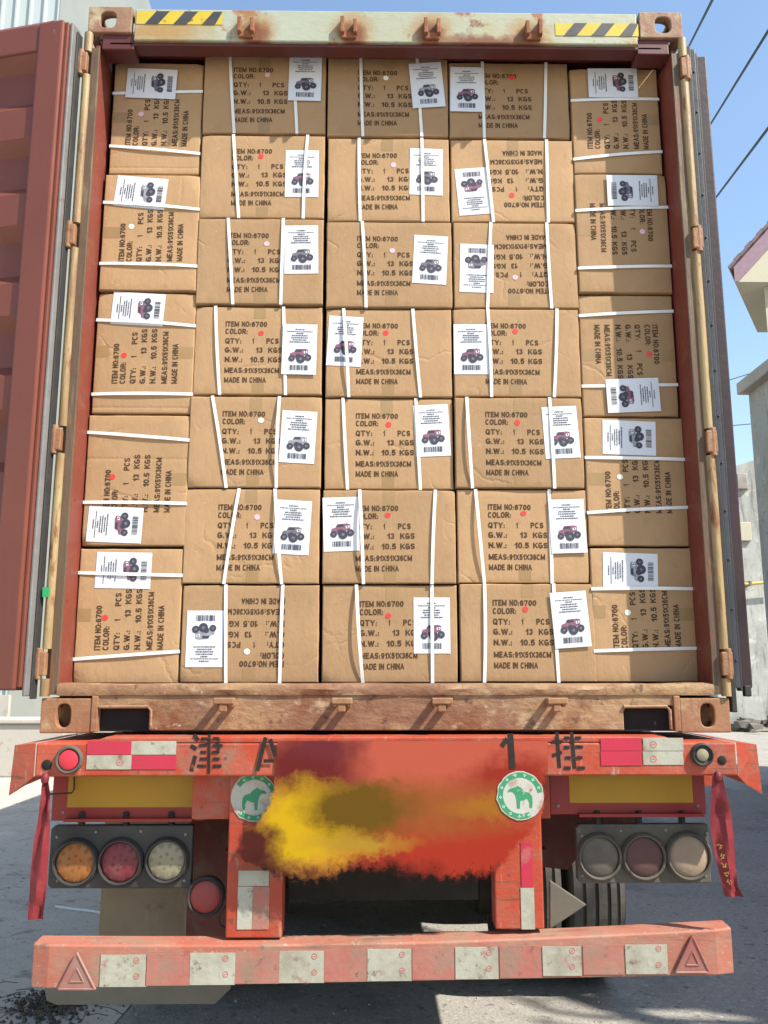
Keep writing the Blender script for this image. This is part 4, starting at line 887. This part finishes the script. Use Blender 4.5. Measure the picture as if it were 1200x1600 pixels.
# round stop lamp and triangular reflectors
q = at(322, 1400, .03); h = MB().lathe((q.x, .03, q.z), (0, -1, 0), [(-.04, .06), (.0, .066), (.014, .066), (.022, .058), (.018, .054), (.006, .053)], 36).build('stop_lamp', lampk, tr, smooth=True)
MB().lathe((q.x, .024, q.z), (0, -1, 0), [(0, .053), (.008, .052), (.014, .042), (.016, .02), (.0165, 0)], 36).build('lens', pm('lens_faded_red', (.25, .035, .032), (.2, .045, .04), 8, .5, .05, 40), h, smooth=True)
def tri(name, P3, Y, mat_, inner=True, th=.012, rim=None):
    p = [at(x, y, Y) for x, y in P3]; c = sum(p, Vector()) / 3
    o = MB().prism([(q.x, q.z) for q in p], Y - th, Y).build(name, mat_, tr, bevel=.004)
    for i in range(3 if inner else 0):
        a, b = p[i], p[(i + 1) % 3]; a2, b2 = c.lerp(a, .93), c.lerp(b, .93)
        MB().tube([(a2.x, Y - th, a2.z), (b2.x, Y - th, b2.z)], .0035, 6).build('rim', rim or mat_, o, smooth=True)
    if inner:
        for i in range(3):
            a, b = c.lerp(p[i], .36), c.lerp(p[(i + 1) % 3], .36)
            MB().tube([(a.x, Y - th - .0005, a.z), (b.x, Y - th - .0005, b.z)], .0025, 6).build('inner_rim', rim or mat_, o, smooth=True)
    return o
YU = -.11
tri('triangle_reflector', [(122, 1485), (91, 1545), (152, 1545)], YU - .0015, tri_red)
tri('triangle_reflector', [(1080, 1459), (1052, 1519), (1108, 1519)], YU - .0015, tri_red)
tri('triangle_reflector', [(857, 1373), (857, 1451), (915, 1412)], .01, tri_grey, False, .018)
# under-run bumper, built as a slightly sagging box section
m = MB(); n = 40; vs_ = []
def bz(px):  # top front edge and bottom edge in the photo
    t = (px - 50) / 1095
    return (1476 - 3 * t) + 10 * math.sin(math.pi * t) - 22 * t * (t > .0) * 1.0, 1545 - 22 * t
for i in range(n + 1):
    px = 50 + 1095 * i / n; tz, bz_ = bz(px)
    a = at(px, tz, YU); b = at(px, bz_, YU)
    e = .014 if i in (0, n) else 0
    back = .09
    vs_ += [(a.x, YU + e, b.z), (a.x, YU + e, a.z - .004), (a.x, YU + .005 + e, a.z), (a.x, YU + back, a.z + .004), (a.x, YU + back, b.z)]
fs_ = [(i * 5 + j, (i + 1) * 5 + j, (i + 1) * 5 + (j + 1) % 5, i * 5 + (j + 1) % 5) for i in range(n) for j in range(5)] + [(0, 1, 2, 3, 4), tuple(n * 5 + j for j in range(5))]
m.add(vs_, fs_); m.build('underrun_bumper', redb, tr, bevel=.003)
for i, (l, r) in enumerate([(158, 228), (297, 367), (437, 506), (574, 643), (711, 779), (847, 909), (976, 1044)]):
    t = (l - 50) / 1095; cy_ = 1519 - 24 * t; hh = 25 - (2 if i > 4 else 0)
    patch(l, cy_ - hh, r, cy_ + hh, refl_w, YU, 'reflective_patch')
    if i < 6:
        l2, r2 = r + 1, [297, 437, 574, 711, 847, 976][i] - 1
        patch(l2, cy_ - hh - 2, r2, cy_ + hh - 2, refl_p, YU, 'reflective_patch')
    for dy in (-16, 9): seal(r - 15, cy_ + dy, YU - .0032, 4)
# chassis, mudguards, flaps, wheels
for s in (-1, 1):
    MB().box(s * .42, s * .58, .15, 11.8, 1.33, 1.345).box(s * .49, s * .51, .15, 11.8, .98, 1.33).box(s * .42, s * .58, .15, 11.8, .965, .98).build('chassis_rail', chassis, tr)
for y in (.3, 1.1, 2.6, 3.9, 5.5, 7.2, 9, 10.8): MB().box(-1.2, 1.2, y, y + .1, 1.18, 1.345).build('cross_member', chassis, tr)
for s in (-1, 1): MB().box(s * 1.16, s * 1.2, .15, 11.8, 1.2, 1.35).build('side_rail', redp, tr)
# mud guard (left) and torn red one (right)
a, b = at(158, 1388, .42), at(345, 1480, .42)
MB().box(a.x, b.x, .42, .43, .52, 1.12).box(a.x, b.x, .435, .47, .86, .9).build('mudguard', mudm, tr, bevel=.002)
a = at(297, 1280, .3); b = at(362, 1470, .3); MB().box(a.x, b.x, .3, .31, .62, 1.2).build('mudguard_bracket', chassis, tr)
a = at(850, 1280, .3)
MB().prism([(a.x - .1, 1.2), (a.x + .35, 1.2), (a.x + .35, .99), (a.x + .2, .9), (a.x + .16, .96), (a.x + .08, .88), (a.x - .1, .9)], .3, .31).build('mudguard_bracket', chassis, tr)
MB().prism([(-1.33, .44), (-1.31, .36), (-1.27, .345), (-.66, .345), (-.6, .40), (-.6, .56), (-1.33, .56)], .52, .535).build('mud_flap', flapm, tr, bevel=.003)
def wheel(x, y, mirror):
    h = root_part = MB().lathe((x, y, .52), (1, 0, 0), [(-.02, .0), (-.02, .14), (-.05, .2), (-.13, .26), (.13, .26), (.05, .2), (.02, .14), (.02, 0)], 24).build('wheel', steel, tr, smooth=True)
    prof = [(-.11, .29), (-.145, .38), (-.14, .47), (-.125, .505), (-.085, .518), (-.083, .503), (-.07, .503), (-.068, .52), (-.025, .521), (-.023, .504), (-.008, .504), (-.006, .522), (.036, .521), (.038, .504), (.053, .504), (.055, .52), (.085, .518), (.087, .503), (.1, .503), (.102, .515), (.125, .505), (.14, .47), (.145, .38), (.11, .29)]
    MB().lathe((x, y, .522), (1, 0, 0), prof, 44).build('tyre', rubber_d, h)
for y in (1.95, 3.25, 4.55):
    for s in (-1, 1):
        wheel(s * 1.08, y, s); wheel(s * .76, y, s)
    MB().tube([(-.95, y, .52), (.95, y, .52)], .075, 14).build('axle', chas_dark, tr, smooth=True)
    for s in (-1, 1):
        MB().lathe((s * .58, y, .52), (1, 0, 0), [(-.06, 0), (-.06, .2), (.06, .21), (.06, 0)], 20).box(s * .45, s * .54, y - .5, y + .5, .62, .72).box(s * .44, s * .55, y - .12, y + .12, .56, .98).build('suspension', chas_dark, tr)
MB().box(-.42, .42, .95, 1.0, .62, 1.3).build('added_dark_sheet', chas_dark, tr)  # added dark sheet, keeps the space under the trailer black
for s in (-1, 1): MB().box(s * .75 - .06, s * .75 + .06, 9.0, 9.15, .05, 1.2).box(s * .75 - .15, s * .75 + .15, 8.92, 9.22, 0, .05).build('landing_leg', chas_dark, tr)
# lamp cable
MB().tube([at(352, 1415, .02), at(341, 1432, .02), at(343, 1445, .02), at(356, 1452, .02)], .004, 6).build('lamp_cable', rubber, tr, smooth=True)
MB().tube([at(78, 1241, -.02), at(112, 1239, .03), at(116, 1233, .035), at(116, 1212, .035)], .003, 6).build('marker_wire', rubber, tr, smooth=True)

# ------------------------------------------------------------------ ribbons
def ribbon_obj(pts_, label, marks=False, Y=-.15):
    base = at(*pts_[0][:2], Y); r_ = root('red_ribbon', base, label, 'ribbon', 'red ribbons tied to the rear beam')
    m = MB(); vs_ = []; k = 7
    N = len(pts_); 
    P_ = []
    for i in range((N - 1) * 5 + 1):
        t = i / 5; j = min(int(t), N - 2); f_ = t - j; a, b = pts_[j], pts_[j + 1]
        P_.append([a[q] + (b[q] - a[q]) * f_ for q in range(3)])
    for i, (px, py, wd) in enumerate(P_):
        for q in range(k):
            s_ = q / (k - 1) - .5; fold = .007 * math.sin(s_ * 7 + i * .22) + .01 * noise.noise((s_ * 3, i * .25, px * .01))
            pp = at(px + s_ * wd * 1.35, py, Y); vs_.append((pp.x, Y + fold, pp.z))
    n_ = len(P_); m.add(vs_, [(i * k + q, i * k + q + 1, (i + 1) * k + q + 1, (i + 1) * k + q) for i in range(n_ - 1) for q in range(k - 1)])
    m.build('ribbon_cloth', ribbon, r_, smooth=True, fix=False)
    c = at(pts_[0][0], pts_[0][1], Y)
    MB().lathe((c.x, Y - .004, c.z), (0, 0, 1), [(-.018, .004), (-.012, .012), (0, .014), (.012, .011), (.018, .003)], 10).build('knot', ribbon, r_, smooth=True)
    if marks:
        m = MB()
        for i, (px, py) in enumerate(((1125, 1322), (1129, 1338), (1132, 1352), (1136, 1366), (1140, 1378))):
            for dx, dy, l_, a_ in ((-3 + i % 2, -2, 5, .3 + i), (0, 2, 6, 1.2 - i * .5), (2, -1 - i % 2, 4, -.4 + i * .7), (1, 3, 4, .1)):
                c = at(px + dx, py + dy, Y - .022); d_ = Vector((math.cos(a_), 0, math.sin(a_))) * l_ / 900; n2 = Vector((-d_.z, 0, d_.x)).normalized() * .0014
                m.add([c + d_ + n2, c + d_ - n2, c - d_ - n2, c - d_ + n2], [(0, 1, 2, 3)])
        m.build('gold_lettering', gold, r_, fix=False)
    return r_
ribbon_obj([(71, 1216, 8), (72, 1240, 10), (70, 1270, 13), (65, 1310, 17), (60, 1360, 19), (57, 1405, 20), (56, 1437, 18)], 'plain red ribbon hanging from the left end of the rear beam')
ribbon_obj([(1121, 1213, 12), (1122, 1240, 17), (1126, 1275, 27), (1130, 1310, 26), (1136, 1350, 22), (1141, 1385, 18), (1147, 1401, 20)], 'red ribbon with gold lettering hanging from the right end of the rear beam', True)

# ------------------------------------------------------------------ background, left
bl = root('metal_shed', (-12, 14, 0), 'pale ribbed metal shed behind the open left door', 'shed')
m = MB(); vs_ = []; x = -24.0; i = 0; prof = []
xr = at(88, 30, 14).x
while x < xr:
    prof += [(x, 14.0), (x + .22, 14.0), (x + .245, 13.95), (x + .285, 13.95)]; x += .31
for px_, y in prof: vs_ += [(px_, y, 1.2), (px_, y, 22)]
m.add(vs_, [(2 * i, 2 * i + 2, 2 * i + 3, 2 * i + 1) for i in range(len(prof) - 1)]); m.build('ribbed_wall', ribbed, bl, fix=False)
MB().box(-24, prof[-1][0] - .01, 14.02, 24, 0, 22).build('shed_body', ribbed_edge, bl)
MB().box(-24, prof[-1][0] + .05, 13.9, 14.02, .0, 1.2).build('plinth', conc, bl)
bl2 = root('grey_annex', (-3.5, 19, 0), 'grey annex beside the ribbed shed, behind the container corner', 'building')
MB().box(prof[-1][0] + .06, -1.0, 18, 24, 0, 13.5).build('wall', conc, bl2)
MB().box(prof[-1][0] + .06, -.9, 17.7, 18, 13.3, 13.6).build('roof_edge', ribbed_edge, bl2)
lw = root('low_wall', (-7, 11.3, 0), 'low pale concrete wall on the ground below the open left door', 'wall')
MB().box(-14, -4.9, 11.15, 11.75, 0, .82).build('wall_body', conc, lw, bevel=.03)
MB().box(-14.05, -4.86, 11.1, 11.8, .822, .9).build('coping', conc, lw, bevel=.02)
# ------------------------------------------------------------------ background, right
SK = Vector((.52, .854, 0))      # depth direction of the houses on the right: they stand askew to the road
def skew(m_, pts_, Y, depth):
    n = len(pts_); a = [Vector((p[0], Y, p[1])) for p in pts_]; b = [p + SK * depth for p in a]
    return m_.add(a + b, [list(range(n)), list(range(2 * n - 1, n - 1, -1))] + [(i, (i + 1) % n, n + (i + 1) % n, n + i) for i in range(n)])
gb = root('weathered_block', (14, 24, 0), 'grey weathered concrete building at the right edge, with stained wall', 'building')
Yg = 23.0
xl = at(1149, 730, Yg).x; zt = at(1149, 728, Yg).z
skew(MB(), [(xl, 0), (30, 0), (30, zt + 6), (xl, zt)], Yg, 9).build('wall', plaster, gb)
skew(MB(), [(xl - .02, zt - .75), (xl + .28, zt - .75), (xl + .28, zt - .25), (xl - .02, zt - .25)], Yg - .12, .14).build('wall_box', pm('rusty_box', (.2, .16, .13), (.3, .28, .25), 3, .7), gb, bevel=.02)
x2 = at(1100, 900, Yg).x; z2 = at(1150, 842, Yg).z
aw = root('annex_wall', (11.3, Yg - .6, 0), 'lower grey stucco wall between the container and the weathered building', 'wall')
MB().box(x2, xl + .35, Yg - .45, Yg - .08, 0, z2 - .15).build('wall_body', plaster, aw)
MB().box(x2 - .1, at(1163, 842, Yg).x, Yg - .55, Yg - .08, z2 - .14, z2 + .42).build('parapet', creamw, aw, bevel=.02)
ws = MB().box(x2, at(1160, 812, Yg + 3).x, Yg + 3, Yg + 4, 0, at(1150, 800, Yg + 3).z).build('pale_blue_tank', pm('tank_blue', (.4, .5, .6), None, 1, .5)); tag(ws, 'pale blue tank showing above the cream parapet', 'tank')
pa, pb = at(1100, 917, Yg - .7), at(1260, 905, Yg - .7)
pp = root('gas_pipe', pa, 'yellow gas pipe running along the grey stucco wall', 'pipe')
MB().tube([pa, pa.lerp(pb, .5) + Vector((0, 0, -.01)), pb], .045, 10).build('pipe', pipe_y, pp, smooth=True)
for f_ in (.45, .8):
    q = pa.lerp(pb, f_); MB().box(q.x - .03, q.x + .03, q.y - .06, q.y + .3, q.z - .07, q.z + .07).build('bracket', steel, pp)
rub = root('rubble_pile', (11.2, Yg - 1.2, 0), 'dark rubble heap at the foot of the grey stucco wall', 'rubble')
for i in range(26):
    c = Vector((10.3 + random.random() * 3.5, Yg - .7 - random.random() * .9, .1 + random.random() * .22)); s_ = random.uniform(.1, .34)
    m = MB(); vs_ = [c + Vector((a * s_ * random.uniform(.6, 1.3), b * s_ * random.uniform(.6, 1.2), d * s_ * random.uniform(.3, .7))) for a in (-1, 1) for b in (-1, 1) for d in (-1, 1)]
    m.add(vs_, [(0, 1, 3, 2), (4, 6, 7, 5), (0, 4, 5, 1), (2, 3, 7, 6), (0, 2, 6, 4), (1, 5, 7, 3)]); m.build('chunk', junkm, rub)
# tiled house
Yh = 34.0
hs = root('tiled_house', (11, Yh, 0), 'cream house with a purple tiled eave at the upper right edge', 'house')
e0 = at(1148, 440, Yh); e1 = at(1146, 418, Yh); xw = at(1193, 440, Yh + .5).x
zt_ = e1.z; sl = (at(1200, 358, Yh).z - zt_) / (at(1200, 358, Yh).x - e1.x); bw = at(1146, 412, Yh).z - at(1146, 440, Yh).z
Q = lambda d: zt_ + sl * d
LX = 6.0
skew(MB(), [(xw, 0), (xw + 8, 0), (xw + 8, e0.z - .01), (xw, e0.z - .01)], Yh + .5, 8).build('wall', creamw, hs)
skew(MB(), [(e0.x, e0.z), (e0.x + LX, e0.z), (e0.x + LX, Q(LX) - bw), (e0.x + .15, e0.z + .02)], Yh + .02, 7).build('gable', creamw, hs)
fas = skew(MB(), [(e0.x - .01, e0.z), (e0.x + .16, e0.z), (e0.x + LX, Q(LX) - bw * 1.1), (e0.x + LX, Q(LX)), (e0.x - .01, zt_)], Yh - .03, .05).build('eave_fascia', pm('grout', (.26, .17, .21), None, 5, .8), hs)
slope = math.atan(sl); cs, sn = math.cos(slope), math.sin(slope)
rows_ = 4; tw = .36; tg = .03; thh = bw * cs / rows_
th_ = MB().box(0, tw, -.024, 0, 0, thh - tg).build('tile', purple, fas, bevel=.004)
tile_me = th_.data; bpy.data.objects.remove(th_)
for r_ in range(rows_):
    for c_ in range(12):
        al = .03 + c_ * (tw + tg) + (r_ % 2) * .18; dn = (r_ + 1) * thh
        px_ = e0.x + al * cs + dn * sn; pz_ = zt_ + al * sn - dn * cs
        if pz_ < e0.z + .01: continue
        o = bpy.data.objects.new('tile', tile_me); C.objects.link(o); o.parent = fas
        o.location = Vector((px_, Yh - .031, pz_)); o.rotation_euler = (0, -slope, 0)
k = 12
for i in range(k):
    a = i * .42; p0 = Vector((e0.x - .26 + a * cs, Yh - .2, zt_ + .0 + (a - .2) * sn + .025 * (i % 2)))
    MB().obox(p0, (cs, 0, sn), (-sn, 0, cs), SK, .45, .14 + .025 * (i % 2), 7).build('roof_tile', rooft, hs, bevel=.015)
# added house, sized to shade the ground to the right of the lorry, out of the picture
rh = root('added_shade_house', (8, 4, 0), 'unseen plastered house added to shade the ground to the right of the lorry', 'house')
MB().box(5.95, 11, -1.2, 10.2, 0, 6.0).build('wall', plaster, rh)
MB().box(5.8, 11.2, -1.35, 10.3, 6.002, 6.2).build('roof_slab', conc, rh, bevel=.02)
for y in (1.6, 4.4, 7.2):
    for z in (.9, 3.7):
        fr = MB().box(5.90, 5.948, y, y + 1.3, z, z + 1.3).build('window', creamw, rh, bevel=.01)
        for q in (0, 1): MB().box(5.893, 5.899, y + .07 + q * .61, y + .62 + q * .61, z + .07, z + 1.23).build('pane', glass, fr)
# ------------------------------------------------------------------ cables
def cable(p0, p1, y0, y1, r_, mat_, label, ext=(0, 0), sag=.0):
    a, b = at(*p0, y0), at(*p1, y1); d = b - a
    a2, b2 = a - d * ext[0], b + d * ext[1]
    r0 = root('overhead_cable', a2, label, 'cable', 'overhead cables')
    MB().tube([a2.lerp(b2, i / 10) + Vector((0, 0, -sag * 4 * (i / 10) * (1 - i / 10))) for i in range(11)], r_, 6).build('cable_line', mat_, r0, smooth=True)
cable((1113, 0), (1060, 105), 7, 18, .02, wire_m, 'black overhead cable nearest the top right container corner', (.6, 2.2))
cable((1198, 52), (1080, 243), 7, 18, .02, wire_m, 'black overhead cable crossing the top right of the sky, middle of three', (.6, 2.2))
cable((1199, 202), (1080, 360), 7, 18, .02, wire_m, 'black overhead cable ending above the tiled eave, lowest of three', (.6, 2.2))
cable((1200, 575), (1110, 603), 18, 20, .012, wire_g, 'thin grey cable sloping in the sky below the tiled eave', (1, 0))
cable((1200, 660), (1110, 668), 18, 20, .012, wire_g, 'thin nearly level grey cable above the weathered building', (1, 0))
cable((1152, 740), (1110, 772), 22.5, 24, .012, wire_g, 'thin cable sagging from the corner of the weathered building', (0, 0), .1)
# ------------------------------------------------------------------ shade tree, to the right behind the camera
tree = root('shade_tree', (5.6, -2.6, 0), 'bare-limbed shade tree behind the viewer, casting branch shadows', 'tree')
rt_ = random.Random(5); tm = MB(); lm = MB(); tips = []
def branch(p, d, l, r_, lev):
    pts_ = [p]; q = p.copy(); dd = d.copy()
    for i in range(5):
        dd = (dd + Vector((rt_.uniform(-.2, .2), rt_.uniform(-.2, .2), rt_.uniform(-.05, .15)))).normalized(); q = q + dd * l / 5; pts_.append(q.copy())
    tm.tube(pts_, [r_ * (1 - .09 * i) for i in range(6)], 7)
    if lev < 3:
        for i in range(3 if lev else 5):
            s_ = pts_[rt_.randint(3, 5)]
            nd = (dd + Vector((rt_.uniform(-1, 1), rt_.uniform(-1, 1), rt_.uniform(-.3, .5)))).normalized()
            branch(s_, nd, l * rt_.uniform(.5, .7), r_ * .55, lev + 1)
    else: tips.append(q)
branch(Vector((5.6, -2.6, 0)), Vector((0, 0, 1)), 4.6, .15, 0)
tm.build('trunk', bark, tree, smooth=True)
for t_ in tips:
    for _ in range(10):
        c = t_ + Vector((rt_.gauss(0, .22), rt_.gauss(0, .22), rt_.gauss(0, .2))); a = Vector((rt_.uniform(-1, 1), rt_.uniform(-1, 1), rt_.uniform(-1, 1))).normalized(); b = a.orthogonal().normalized(); s_ = rt_.uniform(.04, .08)
        lm.add([c - a * s_, c + b * s_ * .5, c + a * s_, c - b * s_ * .5], [(0, 1, 2, 3)])
lm.build('crown', leafm, tree, fix=False)

# ------------------------------------------------------------------ loose grit on the ground
gm = MB(); rg = random.Random(3)
for i in range(2600):
    x = rg.uniform(-6, 4.5); y = rg.uniform(.6, 9); r_ = rg.choice((.004, .006, .006, .009, .013)) * rg.uniform(.7, 1.4)
    if i % 3 == 0: x = rg.gauss(-1.25, .25)
    z = .004 if x < -1.25 else 0
    a = rg.uniform(0, 6.28); q = [Vector((x + r_ * math.cos(a + k * 1.57) * rg.uniform(.7, 1.2), y + r_ * math.sin(a + k * 1.57) * rg.uniform(.7, 1.2), z - .001)) for k in range(4)]
    t_ = Vector((x, y, z + r_ * rg.uniform(.5, .9)))
    gm.add(q + [t_], [(0, 1, 4), (1, 2, 4), (2, 3, 4), (3, 0, 4)])
gr_ = gm.build('gravel', pm('grit', (.2, .185, .165), (.36, .33, .29), 3, .9), fix=False); tag(gr_, 'loose grit scattered over the ground', 'gravel', kind='stuff')

# dirt and twigs by the left end of the bumper
dm = MB(); rg = random.Random(9)
for i in range(420):
    x = rg.gauss(-1.62, .11); y = rg.gauss(1.5, .15); r_ = rg.uniform(.004, .022) * math.exp(-((x + 1.62) ** 2 + (y - 1.5) ** 2) * 4)
    z = .004 + rg.random() * .03 * math.exp(-((x + 1.62) ** 2 + (y - 1.5) ** 2) * 25)
    a = rg.uniform(0, 6.28); q = [Vector((x + r_ * math.cos(a + k * 1.57) * rg.uniform(.6, 1.3), y + r_ * math.sin(a + k * 1.57) * rg.uniform(.6, 1.3), z - .004)) for k in range(4)]
    dm.add(q + [Vector((x, y, z + r_ * rg.uniform(.5, 1.1)))], [(0, 1, 4), (1, 2, 4), (2, 3, 4), (3, 0, 4)])
for i in range(60):
    p0 = Vector((rg.gauss(-1.6, .16), rg.gauss(1.5, .2), .02 + rg.random() * .03)); d_ = Vector((rg.uniform(-1, 1), rg.uniform(-1, 1), rg.uniform(-.1, .35))).normalized() * rg.uniform(.05, .16)
    dm.tube([p0, p0 + d_ * .5 + Vector((0, 0, .01)), p0 + d_], .0022, 4)
db = dm.build('dirt_heap', pm('dark_dirt', (.06, .05, .038), (.11, .095, .075), 9, .95), fix=False); tag(db, 'dark dirt and twigs on the pale ground below the left bumper end', 'dirt', kind='stuff')
st_ = root('white_string', (-2.2, 3.2, .01), 'thin white string lying on the pale ground beside the left lamps', 'string')
MB().tube([(-2.25, 3.35, .012), (-2.1, 3.28, .012), (-1.95, 3.22, .012), (-1.8, 3.12, .012), (-1.62, 3.05, .012)], .009, 6).build('string_line', strap_m, st_, smooth=True)
